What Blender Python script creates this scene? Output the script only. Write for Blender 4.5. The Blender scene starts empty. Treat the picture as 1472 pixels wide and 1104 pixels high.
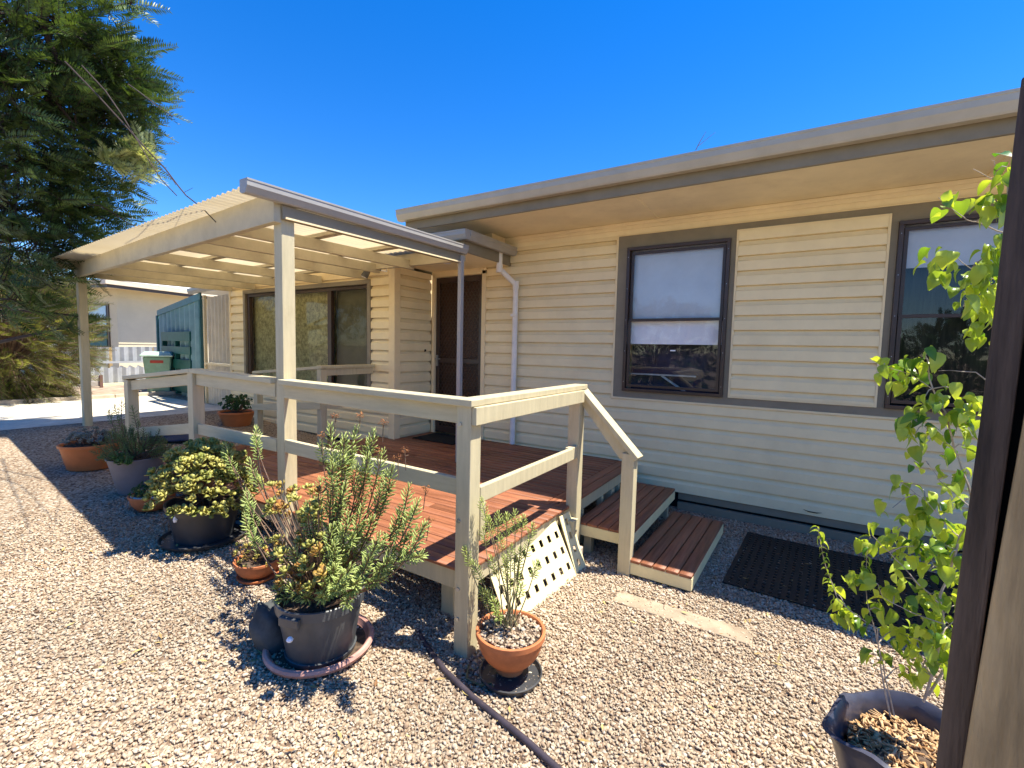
import bpy, bmesh, math, random
import numpy as np
from mathutils import Vector, Matrix
random.seed(7); rng = np.random.default_rng(7)
S = bpy.context.scene
R = math.radians
# ---------------------------------------------------------------- camera
F_PX, PITCH, ROLL, YAW = 665.154, R(4.261), R(1.307), R(31.946)
CAMP = Vector((0, 0, 1.6))
fw = Vector((-math.sin(YAW)*math.cos(PITCH), math.cos(YAW)*math.cos(PITCH), -math.sin(PITCH)))
_rt = Vector((math.cos(YAW), math.sin(YAW), 0)); _up = _rt.cross(fw)
rt = _rt*math.cos(ROLL)+_up*math.sin(ROLL); up = rt.cross(fw)
cam = bpy.data.cameras.new('camera'); co = bpy.data.objects.new('camera', cam); S.collection.objects.link(co)
co.matrix_world = Matrix(((rt.x, up.x, -fw.x, 0), (rt.y, up.y, -fw.y, 0), (rt.z, up.z, -fw.z, 1.6), (0, 0, 0, 1)))
cam.sensor_width = 36; cam.lens = 36*F_PX/1472; cam.clip_start = .02; cam.clip_end = 3000
S.camera = co
# ---------------------------------------------------------------- sky, sun, exposure
SUND = Vector((.92, .46, 2.384)).normalized()          # towards the sun
elev = math.asin(SUND.z)
W_ = bpy.data.worlds.new('World'); S.world = W_; W_.use_nodes = True
nt = W_.node_tree; bg = nt.nodes['Background']
sky = nt.nodes.new('ShaderNodeTexSky'); sky.sky_type = 'NISHITA'; sky.sun_disc = False
sky.sun_elevation = elev; sky.sun_rotation = math.atan2(SUND.x, SUND.y)
sky.altitude = 0; sky.air_density = 1.0; sky.dust_density = .0; sky.ozone_density = 6
hs = nt.nodes.new('ShaderNodeHueSaturation'); hs.inputs['Saturation'].default_value = 1.33; hs.inputs['Hue'].default_value = .51
nt.links.new(sky.outputs[0], hs.inputs['Color']); nt.links.new(hs.outputs[0], bg.inputs['Color'])
bg.inputs['Strength'].default_value = .115
sl = bpy.data.lights.new('sun', 'SUN'); sl.energy = 4.9; sl.angle = R(.5); sl.color = (1, .945, .82)
so = bpy.data.objects.new('sun', sl); S.collection.objects.link(so)
so.rotation_euler = SUND.to_track_quat('Z', 'Y').to_euler()
S.view_settings.view_transform = 'Standard'; S.view_settings.look = 'None'
S.view_settings.exposure = 1.16; S.view_settings.gamma = 1

# ---------------------------------------------------------------- helpers
def ray(px, py): return fw + rt*((px-736)/F_PX) - up*((py-552)/F_PX)
def Py(px, py, y): d = ray(px, py); return CAMP + d*(y/d.y)
def Px(px, py, x): d = ray(px, py); return CAMP + d*(x/d.x)
def Pz(px, py, z): d = ray(px, py); return CAMP + d*((z-1.6)/d.z)
def Pd(px, py, dist): return CAMP + ray(px, py).normalized()*dist
def gz(x): return 0. if x > -1.4 else min((-1.4-x)*.062, .42)

def link(o): S.collection.objects.link(o); return o
def tag(o, label=None, cat=None, group=None, kind=None):
    if label: o['label'] = label
    if cat: o['category'] = cat
    if group: o['group'] = group
    if kind: o['kind'] = kind
    return o
def thing(name, label, cat, loc=(0, 0, 0), group=None):
    o = link(bpy.data.objects.new(name, None)); o.location = loc; o.empty_display_size = .1
    return tag(o, label, cat, group)

def mat(name, col, rough=.6, var=.08, scale=8, bump=0, bscale=60, spec=.3, metal=0, col2=None, stretch=None, dirt=0):
    m = bpy.data.materials.new(name); m.use_nodes = True; n = m.node_tree.nodes; l = m.node_tree.links
    b = n['Principled BSDF']; b.inputs['Roughness'].default_value = rough
    b.inputs['Specular IOR Level'].default_value = spec; b.inputs['Metallic'].default_value = metal
    tc = n.new('ShaderNodeTexCoord'); src = tc.outputs['Object']
    mp = n.new('ShaderNodeMapping'); l.new(src, mp.inputs[0])
    if stretch: mp.inputs['Scale'].default_value = stretch
    nz = n.new('ShaderNodeTexNoise'); nz.inputs['Scale'].default_value = scale; nz.inputs['Detail'].default_value = 6
    nz.inputs['Roughness'].default_value = .65
    l.new(mp.outputs[0], nz.inputs['Vector'])
    cr = n.new('ShaderNodeValToRGB'); c = np.array(col); c2 = np.array(col2) if col2 else c*(1+var*2)
    e = cr.color_ramp.elements; e[0].position = .32; e[1].position = .68
    e[0].color = (*(c*(1-var*2)).clip(0, 1), 1); e[1].color = (*c2.clip(0, 1), 1)
    l.new(nz.outputs[0], cr.inputs[0]); out = cr.outputs[0]
    if dirt:
        n2 = n.new('ShaderNodeTexNoise'); n2.inputs['Scale'].default_value = 2.3; n2.inputs['Detail'].default_value = 9; n2.inputs['Roughness'].default_value = .75
        l.new(src, n2.inputs['Vector']); r2 = n.new('ShaderNodeValToRGB'); r2.color_ramp.elements[0].position = .52; r2.color_ramp.elements[1].position = .75
        r2.color_ramp.elements[1].color = (dirt, dirt, dirt, 1)
        mx = n.new('ShaderNodeMixRGB'); l.new(n2.outputs[0], r2.inputs[0]); l.new(r2.outputs[0], mx.inputs[0]); l.new(out, mx.inputs[1])
        mx.inputs[2].default_value = (*(c*np.array((.55, .47, .38))), 1); out = mx.outputs[0]
    l.new(out, b.inputs['Base Color'])
    if bump:
        nb = n.new('ShaderNodeTexNoise'); nb.inputs['Scale'].default_value = bscale; nb.inputs['Detail'].default_value = 4
        l.new(mp.outputs[0], nb.inputs['Vector'])
        bp = n.new('ShaderNodeBump'); bp.inputs['Strength'].default_value = bump; bp.inputs['Distance'].default_value = .004
        l.new(nb.outputs[0], bp.inputs['Height']); l.new(bp.outputs[0], b.inputs['Normal'])
    return m
def leafmat(name, ca, cb, trans=.35, rough=.45, spec=.35):
    m = bpy.data.materials.new(name); m.use_nodes = True; n = m.node_tree.nodes; l = m.node_tree.links
    b = n['Principled BSDF']; b.inputs['Roughness'].default_value = rough; b.inputs['Specular IOR Level'].default_value = spec
    a = n.new('ShaderNodeAttribute'); a.attribute_name = 'v'
    cr = n.new('ShaderNodeValToRGB'); cr.color_ramp.elements[0].color = (*ca, 1); cr.color_ramp.elements[1].color = (*cb, 1)
    l.new(a.outputs['Fac'], cr.inputs[0]); l.new(cr.outputs[0], b.inputs['Base Color'])
    if trans:
        t = n.new('ShaderNodeBsdfTranslucent'); mx = n.new('ShaderNodeMixShader'); mx.inputs[0].default_value = trans
        g = n.new('ShaderNodeMixRGB'); g.blend_type = 'MULTIPLY'; g.inputs[0].default_value = 1; g.inputs[2].default_value = (1.5, 1.4, .5, 1)
        l.new(cr.outputs[0], g.inputs[1]); l.new(g.outputs[0], t.inputs['Color'])
        l.new(b.outputs[0], mx.inputs[1]); l.new(t.outputs[0], mx.inputs[2]); l.new(mx.outputs[0], n['Material Output'].inputs[0])
    return m

class MB:
    def __init__(s): s.v = []; s.f = []
    def add(s, vs, fs):
        k = len(s.v); s.v += [tuple(v) for v in vs]; s.f += [tuple(i+k for i in f) for f in fs]; return s
    def box(s, x0, x1, y0, y1, z0, z1, M=None):
        vs = [Vector((x, y, z)) for x in (x0, x1) for y in (y0, y1) for z in (z0, z1)]
        if M is not None: vs = [M @ v for v in vs]
        return s.add(vs, [(0, 1, 3, 2), (4, 6, 7, 5), (0, 4, 5, 1), (2, 3, 7, 6), (0, 2, 6, 4), (1, 5, 7, 3)])
    def beam(s, a, b, w, h, upv=(0, 0, 1)):        # box from a to b (centre line), w sideways, h along up
        a, b = Vector(a), Vector(b); t = (b-a).normalized(); sd = t.cross(Vector(upv)).normalized(); u = sd.cross(t)
        vs = [p+sd*(i*w/2)+u*(j*h/2) for p in (a, b) for i in (-1, 1) for j in (-1, 1)]
        return s.add(vs, [(0, 1, 3, 2), (4, 6, 7, 5), (0, 4, 5, 1), (2, 3, 7, 6), (0, 2, 6, 4), (1, 5, 7, 3)])
    def tube(s, pts, rad, n=8, caps=True):
        pts = [Vector(p) for p in pts]; m = len(pts)
        if not hasattr(rad, '__len__'): rad = [rad]*m
        ref = Vector((.31, .2, .93)).normalized(); vs = []
        for i, p in enumerate(pts):
            t = (pts[min(i+1, m-1)]-pts[max(i-1, 0)]).normalized()
            if abs(t.dot(ref)) > .97: ref = Vector((1, 0, 0))
            a = t.cross(ref).normalized(); b = t.cross(a)
            vs += [p+(a*math.cos(2*math.pi*k/n)+b*math.sin(2*math.pi*k/n))*rad[i] for k in range(n)]
        fs = [(i*n+k, i*n+(k+1) % n, (i+1)*n+(k+1) % n, (i+1)*n+k) for i in range(m-1) for k in range(n)]
        if caps: fs += [tuple(range(n))[::-1], tuple((m-1)*n+k for k in range(n))]
        return s.add(vs, fs)
    def lathe(s, prof, c=(0, 0, 0), n=40, wob=0):
        c = Vector(c); vs = []; m = len(prof)
        for i, (r, z) in enumerate(prof):
            for k in range(n):
                a = 2*math.pi*k/n; rr = r*(1+wob*math.sin(3*a+1)+wob*.6*math.sin(7*a))
                vs.append(c+Vector((rr*math.cos(a), rr*math.sin(a), z)))
        fs = [(i*n+k, i*n+(k+1) % n, (i+1)*n+(k+1) % n, (i+1)*n+k) for i in range(m-1) for k in range(n)]
        if prof[0][0] > 1e-4: fs.append(tuple(range(n))[::-1])
        if prof[-1][0] > 1e-4: fs.append(tuple((m-1)*n+k for k in range(n)))
        return s.add(vs, fs)
    def build(s, name, m, parent=None, bevel=0, smooth=False, **tg):
        me = bpy.data.meshes.new(name); me.from_pydata(s.v, [], s.f); me.materials.append(m)
        bm = bmesh.new(); bm.from_mesh(me); bmesh.ops.recalc_face_normals(bm, faces=bm.faces); bm.to_mesh(me); bm.free()
        if smooth:
            for p in me.polygons: p.use_smooth = True
            try: me.set_sharp_from_angle(angle=R(40))
            except Exception: pass
        o = link(bpy.data.objects.new(name, me))
        if parent is not None:
            o.parent = parent; o.matrix_parent_inverse = Matrix.Translation(parent_loc(parent)).inverted()
        if bevel:
            b = o.modifiers.new('bevel', 'BEVEL'); b.width = bevel; b.segments = 2; b.limit_method = 'ANGLE'
        tag(o, **tg); return o
def parent_loc(p):
    l = Vector(p.location) if p.type == 'EMPTY' else Vector((0, 0, 0))
    return l

# batches of one template with many matrices -> one mesh with a per-copy value
class Batch:
    def __init__(s, tv, tf): s.tv = np.array(tv, float); s.tf = tf; s.M = []; s.val = []
    def put(s, o, X, Y, Z, v=None):
        s.M.append(np.array([[X[0], Y[0], Z[0], o[0]], [X[1], Y[1], Z[1], o[1]], [X[2], Y[2], Z[2], o[2]]])); s.val.append(random.random() if v is None else v)
    def build(s, name, m, parent=None, smooth=True, **tg):
        return mass(name, s.tv, s.tf, np.array(s.M), np.array(s.val), m, parent, smooth, **tg)
def mass(name, tv, tf, M, val, m, parent=None, smooth=False, extra=None, **tg):
    n = len(M); k = len(tv)
    V = np.einsum('nij,kj->nki', M[:, :, :3], tv)+M[:, None, :, 3]
    if extra is not None: V = V+extra
    V = V.reshape(-1, 3)
    lens = np.array([len(f) for f in tf]); flat = np.concatenate([np.array(f) for f in tf])
    loops = (flat[None, :]+(np.arange(n)*k)[:, None]).ravel()
    tot = np.tile(lens, n); start = np.concatenate([[0], np.cumsum(tot)[:-1]])
    me = bpy.data.meshes.new(name); me.vertices.add(len(V)); me.vertices.foreach_set('co', V.ravel().astype(np.float32))
    me.loops.add(len(loops)); me.loops.foreach_set('vertex_index', loops.astype(np.int32))
    me.polygons.add(len(tot)); me.polygons.foreach_set('loop_start', start.astype(np.int32)); me.polygons.foreach_set('loop_total', tot.astype(np.int32))
    if smooth: me.polygons.foreach_set('use_smooth', np.ones(len(tot), bool))
    me.update(calc_edges=True)
    a = me.attributes.new('v', 'FLOAT', 'POINT'); a.data.foreach_set('value', np.repeat(val, k).astype(np.float32))
    me.materials.append(m); o = link(bpy.data.objects.new(name, me))
    if parent is not None:
        o.parent = parent; o.matrix_parent_inverse = Matrix.Translation(parent_loc(parent)).inverted()
    tag(o, **tg); return o

# leaf templates, leaf along +Y, curving to +Z, unit length
def tmpl_linear(w=.1, th=.05, curve=.18):
    v = [(0, 0, 0)]
    for t, s in ((.3, .9), (.75, .8)):
        z = curve*t*t
        v += [(-w*s, t, z+th*.5), (w*s, t, z+th*.5), (0, t, z-th)]
    v.append((0, 1, curve))
    f = [(0, 2, 1), (0, 3, 2), (0, 1, 3), (1, 2, 5, 4), (2, 3, 6, 5), (3, 1, 4, 6), (4, 5, 7), (5, 6, 7), (6, 4, 7)]
    return v, f
def tmpl_flat(w=.12, curve=.1):       # thin narrow leaf, two quads folded along the midrib
    v = [(0, 0, 0), (-w, .4, .03+curve*.16), (0, .45, curve*.2-.02), (w, .4, .03+curve*.16), (0, 1, curve)]
    return v, [(0, 2, 1), (0, 3, 2), (1, 2, 4), (2, 3, 4)]
def tmpl_round(w=.36, th=.09, curve=.25):
    ring = [(0, 0, 0), (-w*.45, .3, .03), (-w, .68, .09), (-w*.7, .92, .16), (0, 1, curve), (w*.7, .92, .16), (w, .68, .09), (w*.45, .3, .03)]
    v = ring+[(0, .62, .02), (0, .6, -th)]
    f = [(i, (i+1) % 8, 8) for i in range(8)]+[((i+1) % 8, i, 9) for i in range(8)]
    return v, f
def tmpl_ovate(w=.34, droop=.5, fold=.14):      # broad pointed leaf with recurved tip and folded midrib
    v = []; f = []
    T = [(0, .02), (.12, .55), (.3, .95), (.5, 1.), (.7, .8), (.87, .42), (1, .02)]
    for t, s in T:
        z = -droop*t*t*.9; y = t*(1-.28*droop*t)
        for u in (-1, -.5, 0, .5, 1): v.append((u*w*s, y, z+abs(u)*fold*s-(u*u)*fold*.9*s*(t)))
    for i in range(len(T)-1):
        for j in range(4): k = i*5+j; f.append((k, k+1, k+6, k+5))
    return v, f
def frame(t, roll=0.):
    t = Vector(t).normalized(); r = Vector((0, 0, 1)) if abs(t.z) < .95 else Vector((1, 0, 0))
    a = t.cross(r).normalized(); b = a.cross(t)
    return a*math.cos(roll)+b*math.sin(roll), t, b*math.cos(roll)-a*math.sin(roll)
def rv(s=1.): return Vector((random.gauss(0, s), random.gauss(0, s), random.gauss(0, s)))
def bez(a, b, c, n):
    return [a*(1-t)**2+b*(2*t*(1-t))+c*t*t for t in [i/(n-1) for i in range(n)]]

# ---------------------------------------------------------------- materials
def siding_mat():
    m = mat('cream_siding', (.88, .73, .44), .42, .03, 3, 0, dirt=.16, spec=.35); return m
M_SID = siding_mat()
M_CREAM = mat('cream_trim', (.86, .70, .42), .5, .03, 4, dirt=.15)
M_SOFF = mat('soffit_paint', (.93, .80, .53), .6, .04, 2, dirt=.25)
M_TAUPE = mat('taupe_trim', (.24, .205, .145), .5, .05, 5, dirt=.1)
M_POST = mat('painted_timber', (.55, .475, .30), .5, .05, 5, .35, 40, stretch=(6, 6, .7), dirt=.22)
M_RAIL = mat('painted_rail', (.55, .475, .30), .5, .05, 5, .35, 40, stretch=(.7, 3, 6), dirt=.22)
M_RAFT = mat('painted_rafter', (.50, .44, .31), .55, .06, 4, .2, 30, dirt=.3)
M_GUT = mat('taupe_gutter_metal', (.45, .41, .325), .38, .04, 4, spec=.5, dirt=.12)
M_GUTL = mat('pale_gutter_metal', (.36, .34, .31), .38, .04, 4, spec=.5, dirt=.12)
M_PIPE = mat('pvc_pipe_paint', (.82, .77, .70), .4, .03, 6)
M_BROWN = mat('brown_window_frame', (.05, .028, .02), .35, .1, 8, spec=.5)
M_DOOR = mat('brown_door', (.075, .035, .02), .4, .1, 4, spec=.4)
M_GRILLE = mat('dark_grille', (.045, .026, .018), .4, .1, 8, spec=.5)
M_BLACK = mat('black_gap', (.01, .01, .01), .9, .1)
M_ROOF = mat('roof_metal', (.55, .55, .52), .4, .05, 2, spec=.5)
M_WHITE = mat('white_roller_blind', (.88, .88, .92), .8, .03, 3)
M_LACE = mat('olive_lace_curtain', (.36, .33, .15), .9, .25, 22, .3, 30)
M_DARKCURT = mat('dark_curtain', (.035, .035, .025), .8, .25, 7, stretch=(6, 1, .5))
M_BLUEDK = mat('unlit_room_dark', (.03, .028, .05), .8, .25, 4)  # darkness of the unlit room behind the panes, put into one colour
M_METAL = mat('galvanised_steel', (.45, .46, .46), .35, .1, 6, metal=.8)
M_TERRA = mat('terracotta', (.50, .17, .065), .7, .1, 10, .2, 50, dirt=.25)
M_TERRA2 = mat('orange_plastic_terracotta', (.52, .16, .05), .45, .05, 6, dirt=.1)
M_GREYPOT = mat('grey_plastic_pot', (.20, .18, .18), .5, .05, 6, dirt=.15)
M_BLKPOT = mat('black_plastic_pot', (.045, .047, .052), .38, .12, 6, spec=.5, dirt=.2)
M_BLKPOT2 = mat('charcoal_plastic_pot', (.075, .08, .085), .4, .12, 6, spec=.5, dirt=.3)
M_PINK = mat('faded_pink_plastic', (.50, .27, .22), .5, .1, 9, dirt=.3)
M_SOIL = mat('soil', (.09, .06, .04), .95, .3, 30, 1, 60)
M_STEM = mat('brown_stem', (.16, .10, .065), .8, .2, 20, .4, 60)
M_STEMG = mat('pale_green_stem', (.28, .24, .12), .7, .2, 20)
M_BARK = mat('grey_bark', (.12, .09, .07), .9, .3, 10, 1, 30)
M_ROCK = mat('dark_rock', (.075, .08, .078), .8, .2, 9, 1, 20)
M_HOSE = mat('dark_hose_rubber', (.05, .04, .05), .45, .15, 10)
M_CONC = mat('concrete', (.50, .42, .33), .9, .08, 7, .5, 60, dirt=.3)
M_OLDWOOD = mat('weathered_timber', (.42, .30, .15), .8, .2, 3, 1, 18, stretch=(9, 9, .8), dirt=.4)
M_DKWOOD = mat('dark_painted_timber', (.075, .052, .038), .6, .3, 4, .8, 20, stretch=(9, 9, .8), dirt=.3)
M_ZINC = mat('weathered_zinc', (.36, .37, .37), .5, .1, 3, spec=.5, dirt=.3)
M_GREENCOR = mat('blue_green_corrugated', (.20, .34, .36), .5, .08, 4, dirt=.1)
M_GREENWD = mat('dark_green_paint', (.012, .10, .085), .5, .1, 5)
M_CREAMCOR = mat('cream_corrugated', (.70, .60, .44), .5, .05, 4, dirt=.15)
M_NHOUSE = mat('pale_house_wall', (.62, .56, .39), .7, .03, 1.5, dirt=.1)
M_BIN = mat('pale_green_bin', (.22, .36, .26), .5, .08, 6, dirt=.3)
M_BIND = mat('dark_green_bin', (.03, .07, .05), .5, .08, 6)
M_RUBBER = mat('black_rubber', (.012, .012, .014), .6, .2, 20)
M_NAVY = mat('navy_mat', (.02, .03, .07), .9, .1, 50)
M_LATT = mat('cream_lattice_paint', (.80, .70, .40), .5, .04, 8, dirt=.2)

def deck_mat(name, sx):
    m = mat(name, (.26, .092, .042), .45, .16, 5, .4, 30, spec=.35, stretch=sx, col2=(.36, .138, .07))
    n = m.node_tree.nodes; l = m.node_tree.links; a = n.new('ShaderNodeAttribute'); a.attribute_name = 'v'
    b = n['Principled BSDF']; src = b.inputs['Base Color'].links[0].from_socket
    h = n.new('ShaderNodeHueSaturation'); mr = n.new('ShaderNodeMapRange'); mr.inputs[3].default_value = .75; mr.inputs[4].default_value = 1.2
    l.new(a.outputs['Fac'], mr.inputs[0]); l.new(mr.outputs[0], h.inputs['Value']); l.new(src, h.inputs['Color']); l.new(h.outputs[0], b.inputs['Base Color'])
    return m
M_DECKX = deck_mat('red_decking_stain', (.5, 8, 8)); M_DECKY = deck_mat('red_decking_stain_cross', (8, .5, 8))

def glass_mat(name, ior=1.75, add=0.0, tint=(1, 1, 1)):
    m = bpy.data.materials.new(name); m.use_nodes = True; n = m.node_tree.nodes; l = m.node_tree.links; n.clear()
    o = n.new('ShaderNodeOutputMaterial'); mx = n.new('ShaderNodeMixShader'); t = n.new('ShaderNodeBsdfTransparent'); g = n.new('ShaderNodeBsdfGlossy')
    g.inputs['Roughness'].default_value = .02; t.inputs[0].default_value = (*tint, 1)
    fr = n.new('ShaderNodeFresnel'); fr.inputs[0].default_value = ior
    nz = n.new('ShaderNodeTexNoise'); nz.inputs['Scale'].default_value = 2.2; bp = n.new('ShaderNodeBump'); bp.inputs['Strength'].default_value = .06; bp.inputs['Distance'].default_value = .05
    l.new(nz.outputs[0], bp.inputs['Height']); l.new(bp.outputs[0], g.inputs['Normal'])
    l.new(fr.outputs[0], mx.inputs[0]); l.new(t.outputs[0], mx.inputs[1]); l.new(g.outputs[0], mx.inputs[2]); l.new(mx.outputs[0], o.inputs[0])
    return m
M_GLASS = glass_mat('window_glass', 1.62); M_GLASS2 = glass_mat('sliding_glass', 1.28)
def poly_mat():
    m = bpy.data.materials.new('translucent_cream_roofing'); m.use_nodes = True; n = m.node_tree.nodes; l = m.node_tree.links
    b = n['Principled BSDF']; b.inputs['Base Color'].default_value = (.74, .62, .42, 1); b.inputs['Roughness'].default_value = .5
    t = n.new('ShaderNodeBsdfTranslucent'); nz = n.new('ShaderNodeTexNoise'); nz.inputs['Scale'].default_value = 3; nz.inputs['Detail'].default_value = 6
    cr = n.new('ShaderNodeValToRGB'); cr.color_ramp.elements[0].color = (.84, .75, .56, 1); cr.color_ramp.elements[1].color = (.97, .90, .74, 1)
    tc = n.new('ShaderNodeTexCoord'); l.new(tc.outputs['Object'], nz.inputs['Vector'])
    l.new(nz.outputs[0], cr.inputs[0]); l.new(cr.outputs[0], t.inputs[0])
    mx = n.new('ShaderNodeMixShader'); mx.inputs[0].default_value = .72
    l.new(b.outputs[0], mx.inputs[1]); l.new(t.outputs[0], mx.inputs[2]); l.new(mx.outputs[0], n['Material Output'].inputs[0]); return m
M_POLY = poly_mat()

def gravel_mat(name, stone=False):
    m = bpy.data.materials.new(name); m.use_nodes = True; n = m.node_tree.nodes; l = m.node_tree.links
    b = n['Principled BSDF']; b.inputs['Roughness'].default_value = .85; b.inputs['Specular IOR Level'].default_value = .2
    pal = [(0, (.15, .095, .06)), (.12, (.28, .185, .12)), (.3, (.39, .28, .185)), (.5, (.455, .345, .235)), (.75, (.515, .41, .295)), (1, (.61, .535, .42))]
    cr = n.new('ShaderNodeValToRGB'); e = cr.color_ramp.elements
    e[0].position, e[0].color = 0, (*pal[0][1], 1); e[1].position, e[1].color = 1, (*pal[-1][1], 1)
    for p, c in pal[1:-1]: q = e.new(p); q.color = (*c, 1)
    tc = n.new('ShaderNodeTexCoord')
    if stone:
        a = n.new('ShaderNodeAttribute'); a.attribute_name = 'v'; l.new(a.outputs['Fac'], cr.inputs[0]); out = cr.outputs[0]
        nz = n.new('ShaderNodeTexNoise'); nz.inputs['Scale'].default_value = 160; l.new(tc.outputs['Object'], nz.inputs['Vector'])
        mx = n.new('ShaderNodeMixRGB'); mx.blend_type = 'OVERLAY'; mx.inputs[0].default_value = .35; l.new(out, mx.inputs[1]); l.new(nz.outputs[0], mx.inputs[2]); out = mx.outputs[0]
    else:
        nw = n.new('ShaderNodeTexNoise'); nw.inputs['Scale'].default_value = 30; l.new(tc.outputs['Object'], nw.inputs['Vector'])
        ad = n.new('ShaderNodeMixRGB'); ad.blend_type = 'ADD'; ad.inputs[0].default_value = .02; l.new(tc.outputs['Object'], ad.inputs[1]); l.new(nw.outputs['Color'], ad.inputs[2])
        vo = n.new('ShaderNodeTexVoronoi'); vo.inputs['Scale'].default_value = 58; l.new(ad.outputs[0], vo.inputs['Vector'])
        sp = n.new('ShaderNodeSeparateColor'); l.new(vo.outputs['Color'], sp.inputs[0]); l.new(sp.outputs[0], cr.inputs[0])
        dk = n.new('ShaderNodeMapRange'); dk.inputs[1].default_value = .25; dk.inputs[2].default_value = .75; dk.inputs[3].default_value = 1; dk.inputs[4].default_value = .6
        l.new(vo.outputs['Distance'], dk.inputs[0])
        mx = n.new('ShaderNodeMixRGB'); mx.blend_type = 'MULTIPLY'; mx.inputs[0].default_value = 1; l.new(cr.outputs[0], mx.inputs[1]); l.new(dk.outputs[0], mx.inputs[2]); out = mx.outputs[0]
        bp = n.new('ShaderNodeBump'); bp.invert = True; bp.inputs['Strength'].default_value = 1; bp.inputs['Distance'].default_value = .012
        l.new(vo.outputs['Distance'], bp.inputs['Height']); l.new(bp.outputs[0], b.inputs['Normal'])
    n3 = n.new('ShaderNodeTexNoise'); n3.inputs['Scale'].default_value = .9; n3.inputs['Detail'].default_value = 5; l.new(tc.outputs['Object'], n3.inputs['Vector'])
    mr = n.new('ShaderNodeMapRange'); mr.inputs[1].default_value = .3; mr.inputs[2].default_value = .7; mr.inputs[3].default_value = .74; mr.inputs[4].default_value = 1.1; l.new(n3.outputs[0], mr.inputs[0])
    m2 = n.new('ShaderNodeMixRGB'); m2.blend_type = 'MULTIPLY'; m2.inputs[0].default_value = 1; l.new(out, m2.inputs[1]); l.new(mr.outputs[0], m2.inputs[2])
    l.new(m2.outputs[0], b.inputs['Base Color']); return m
M_GRAVEL = gravel_mat('gravel_bed'); M_STONE = gravel_mat('gravel_stones', True)
M_DIRT = mat('dry_dirt', (.34, .24, .16), .95, .25, 5, 1, 25, col2=(.50, .38, .27))
M_FAR = mat('pale_driveway', (.66, .59, .46), .9, .1, 6, .6, 40, dirt=.2)

# ---------------------------------------------------------------- ground
mb = MB()
xs = [-900, -60, -20, -12, -8.18]+[-8.18+i*(6.78/12) for i in range(1, 13)]+[0, 4, 20, 60, 900]
ys = [-900, -60, -15, -4, 0, 2, 4, 6, 10, 20, 60, 900]
vs = [(x, y, gz(x)) for x in xs for y in ys]; ny = len(ys)
fs = [(i*ny+j, (i+1)*ny+j, (i+1)*ny+j+1, i*ny+j+1) for i in range(len(xs)-1) for j in range(ny-1)]
mb.add(vs, fs).build('gravel_ground', M_GRAVEL, kind='structure')
MB().box(-60, -12.06, -40, 40, .3, .424).build('dirt_verge', M_DIRT, kind='structure')
MB().add([(-11.9, -15, .424), (-8.6, -15, .424), (-8.6, 4.4, .424), (-11.9, 4.4, .424)], [(0, 1, 2, 3)]).build('driveway', M_FAR, kind='structure')
mb = MB()
for i in range(9): y = 4.9-i*1.2; mb.box(-12.06+random.uniform(-.01, .01), -11.9, y-1.19, y, .3, .50+random.uniform(-.006, .006))
mb.build('kerb', M_CONC, bevel=.01, kind='structure')
tag(MB().box(-.94, -.14, 2.78, 2.93, -.03, .010).build('paver', mat('worn_paver', (.34, .265, .185), .95, .15, 6, .8, 50, dirt=.5), bevel=.006), 'long pale concrete paver sunk flush in the gravel beyond the low step', 'paver')

# stones near the camera
bm = bmesh.new(); bmesh.ops.create_icosphere(bm, subdivisions=1, radius=1); bm.verts.ensure_lookup_table()
ico_v = np.array([v.co[:] for v in bm.verts]); ico_f = [tuple(v.index for v in f.verts) for f in bm.faces]; bm.free()
def in_boxes(x, y, bs):
    k = np.zeros(len(x), bool)
    for a, b, c, d in bs: k |= (x > a) & (x < b) & (y > c) & (y < d)
    return k
N = 150000
r = np.sqrt(rng.uniform(1.0**2, 5.2**2, N)); az = rng.uniform(R(-84), R(22), N)
keep = rng.random(N) < np.clip((5.4-r)/1.8, 0, 1); r, az = r[keep], az[keep]
x, y = r*np.sin(az), r*np.cos(az)
k = ~in_boxes(x, y, [(-9, -1.55, 2.3, 6), (-9, 9, 4.86, 20)]); k &= ~(in_boxes(x, y, [(-.93, -.15, 2.79, 2.92)]) & (rng.random(len(x)) > .42)); x, y = x[k], y[k]
n = len(x); z = np.where(x > -1.4, 0, (-1.4-x)*.062)
s = rng.lognormal(math.log(.0074), .28, n).clip(.0035, .015)
q = rng.normal(size=(n, 4)); q /= np.linalg.norm(q, axis=1)[:, None]; w_, a_, b_, c_ = q.T
Rm = np.stack([1-2*(b_*b_+c_*c_), 2*(a_*b_-c_*w_), 2*(a_*c_+b_*w_), 2*(a_*b_+c_*w_), 1-2*(a_*a_+c_*c_), 2*(b_*c_-a_*w_), 2*(a_*c_-b_*w_), 2*(b_*c_+a_*w_), 1-2*(a_*a_+b_*b_)], 1).reshape(n, 3, 3)
sc = np.stack([s*rng.uniform(.8, 1.5, n), s*rng.uniform(.7, 1.1, n), s*rng.uniform(.4, .7, n)], 1)
A = Rm*sc[:, None, :]
A = A*np.array([1, 1, .8])[None, :, None]
M = np.concatenate([A, np.stack([x, y, z+rng.uniform(.0, .009, n)], 1)[:, :, None]], 2)
mass('gravel_stones', ico_v, ico_f, M, rng.beta(2.6, 1.7, n), M_STONE, kind='stuff', extra=(rng.normal(size=(n, 12, 3))*.0014),
     label='loose pinkish cream gravel stones covering the yard', cat='gravel')

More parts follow.
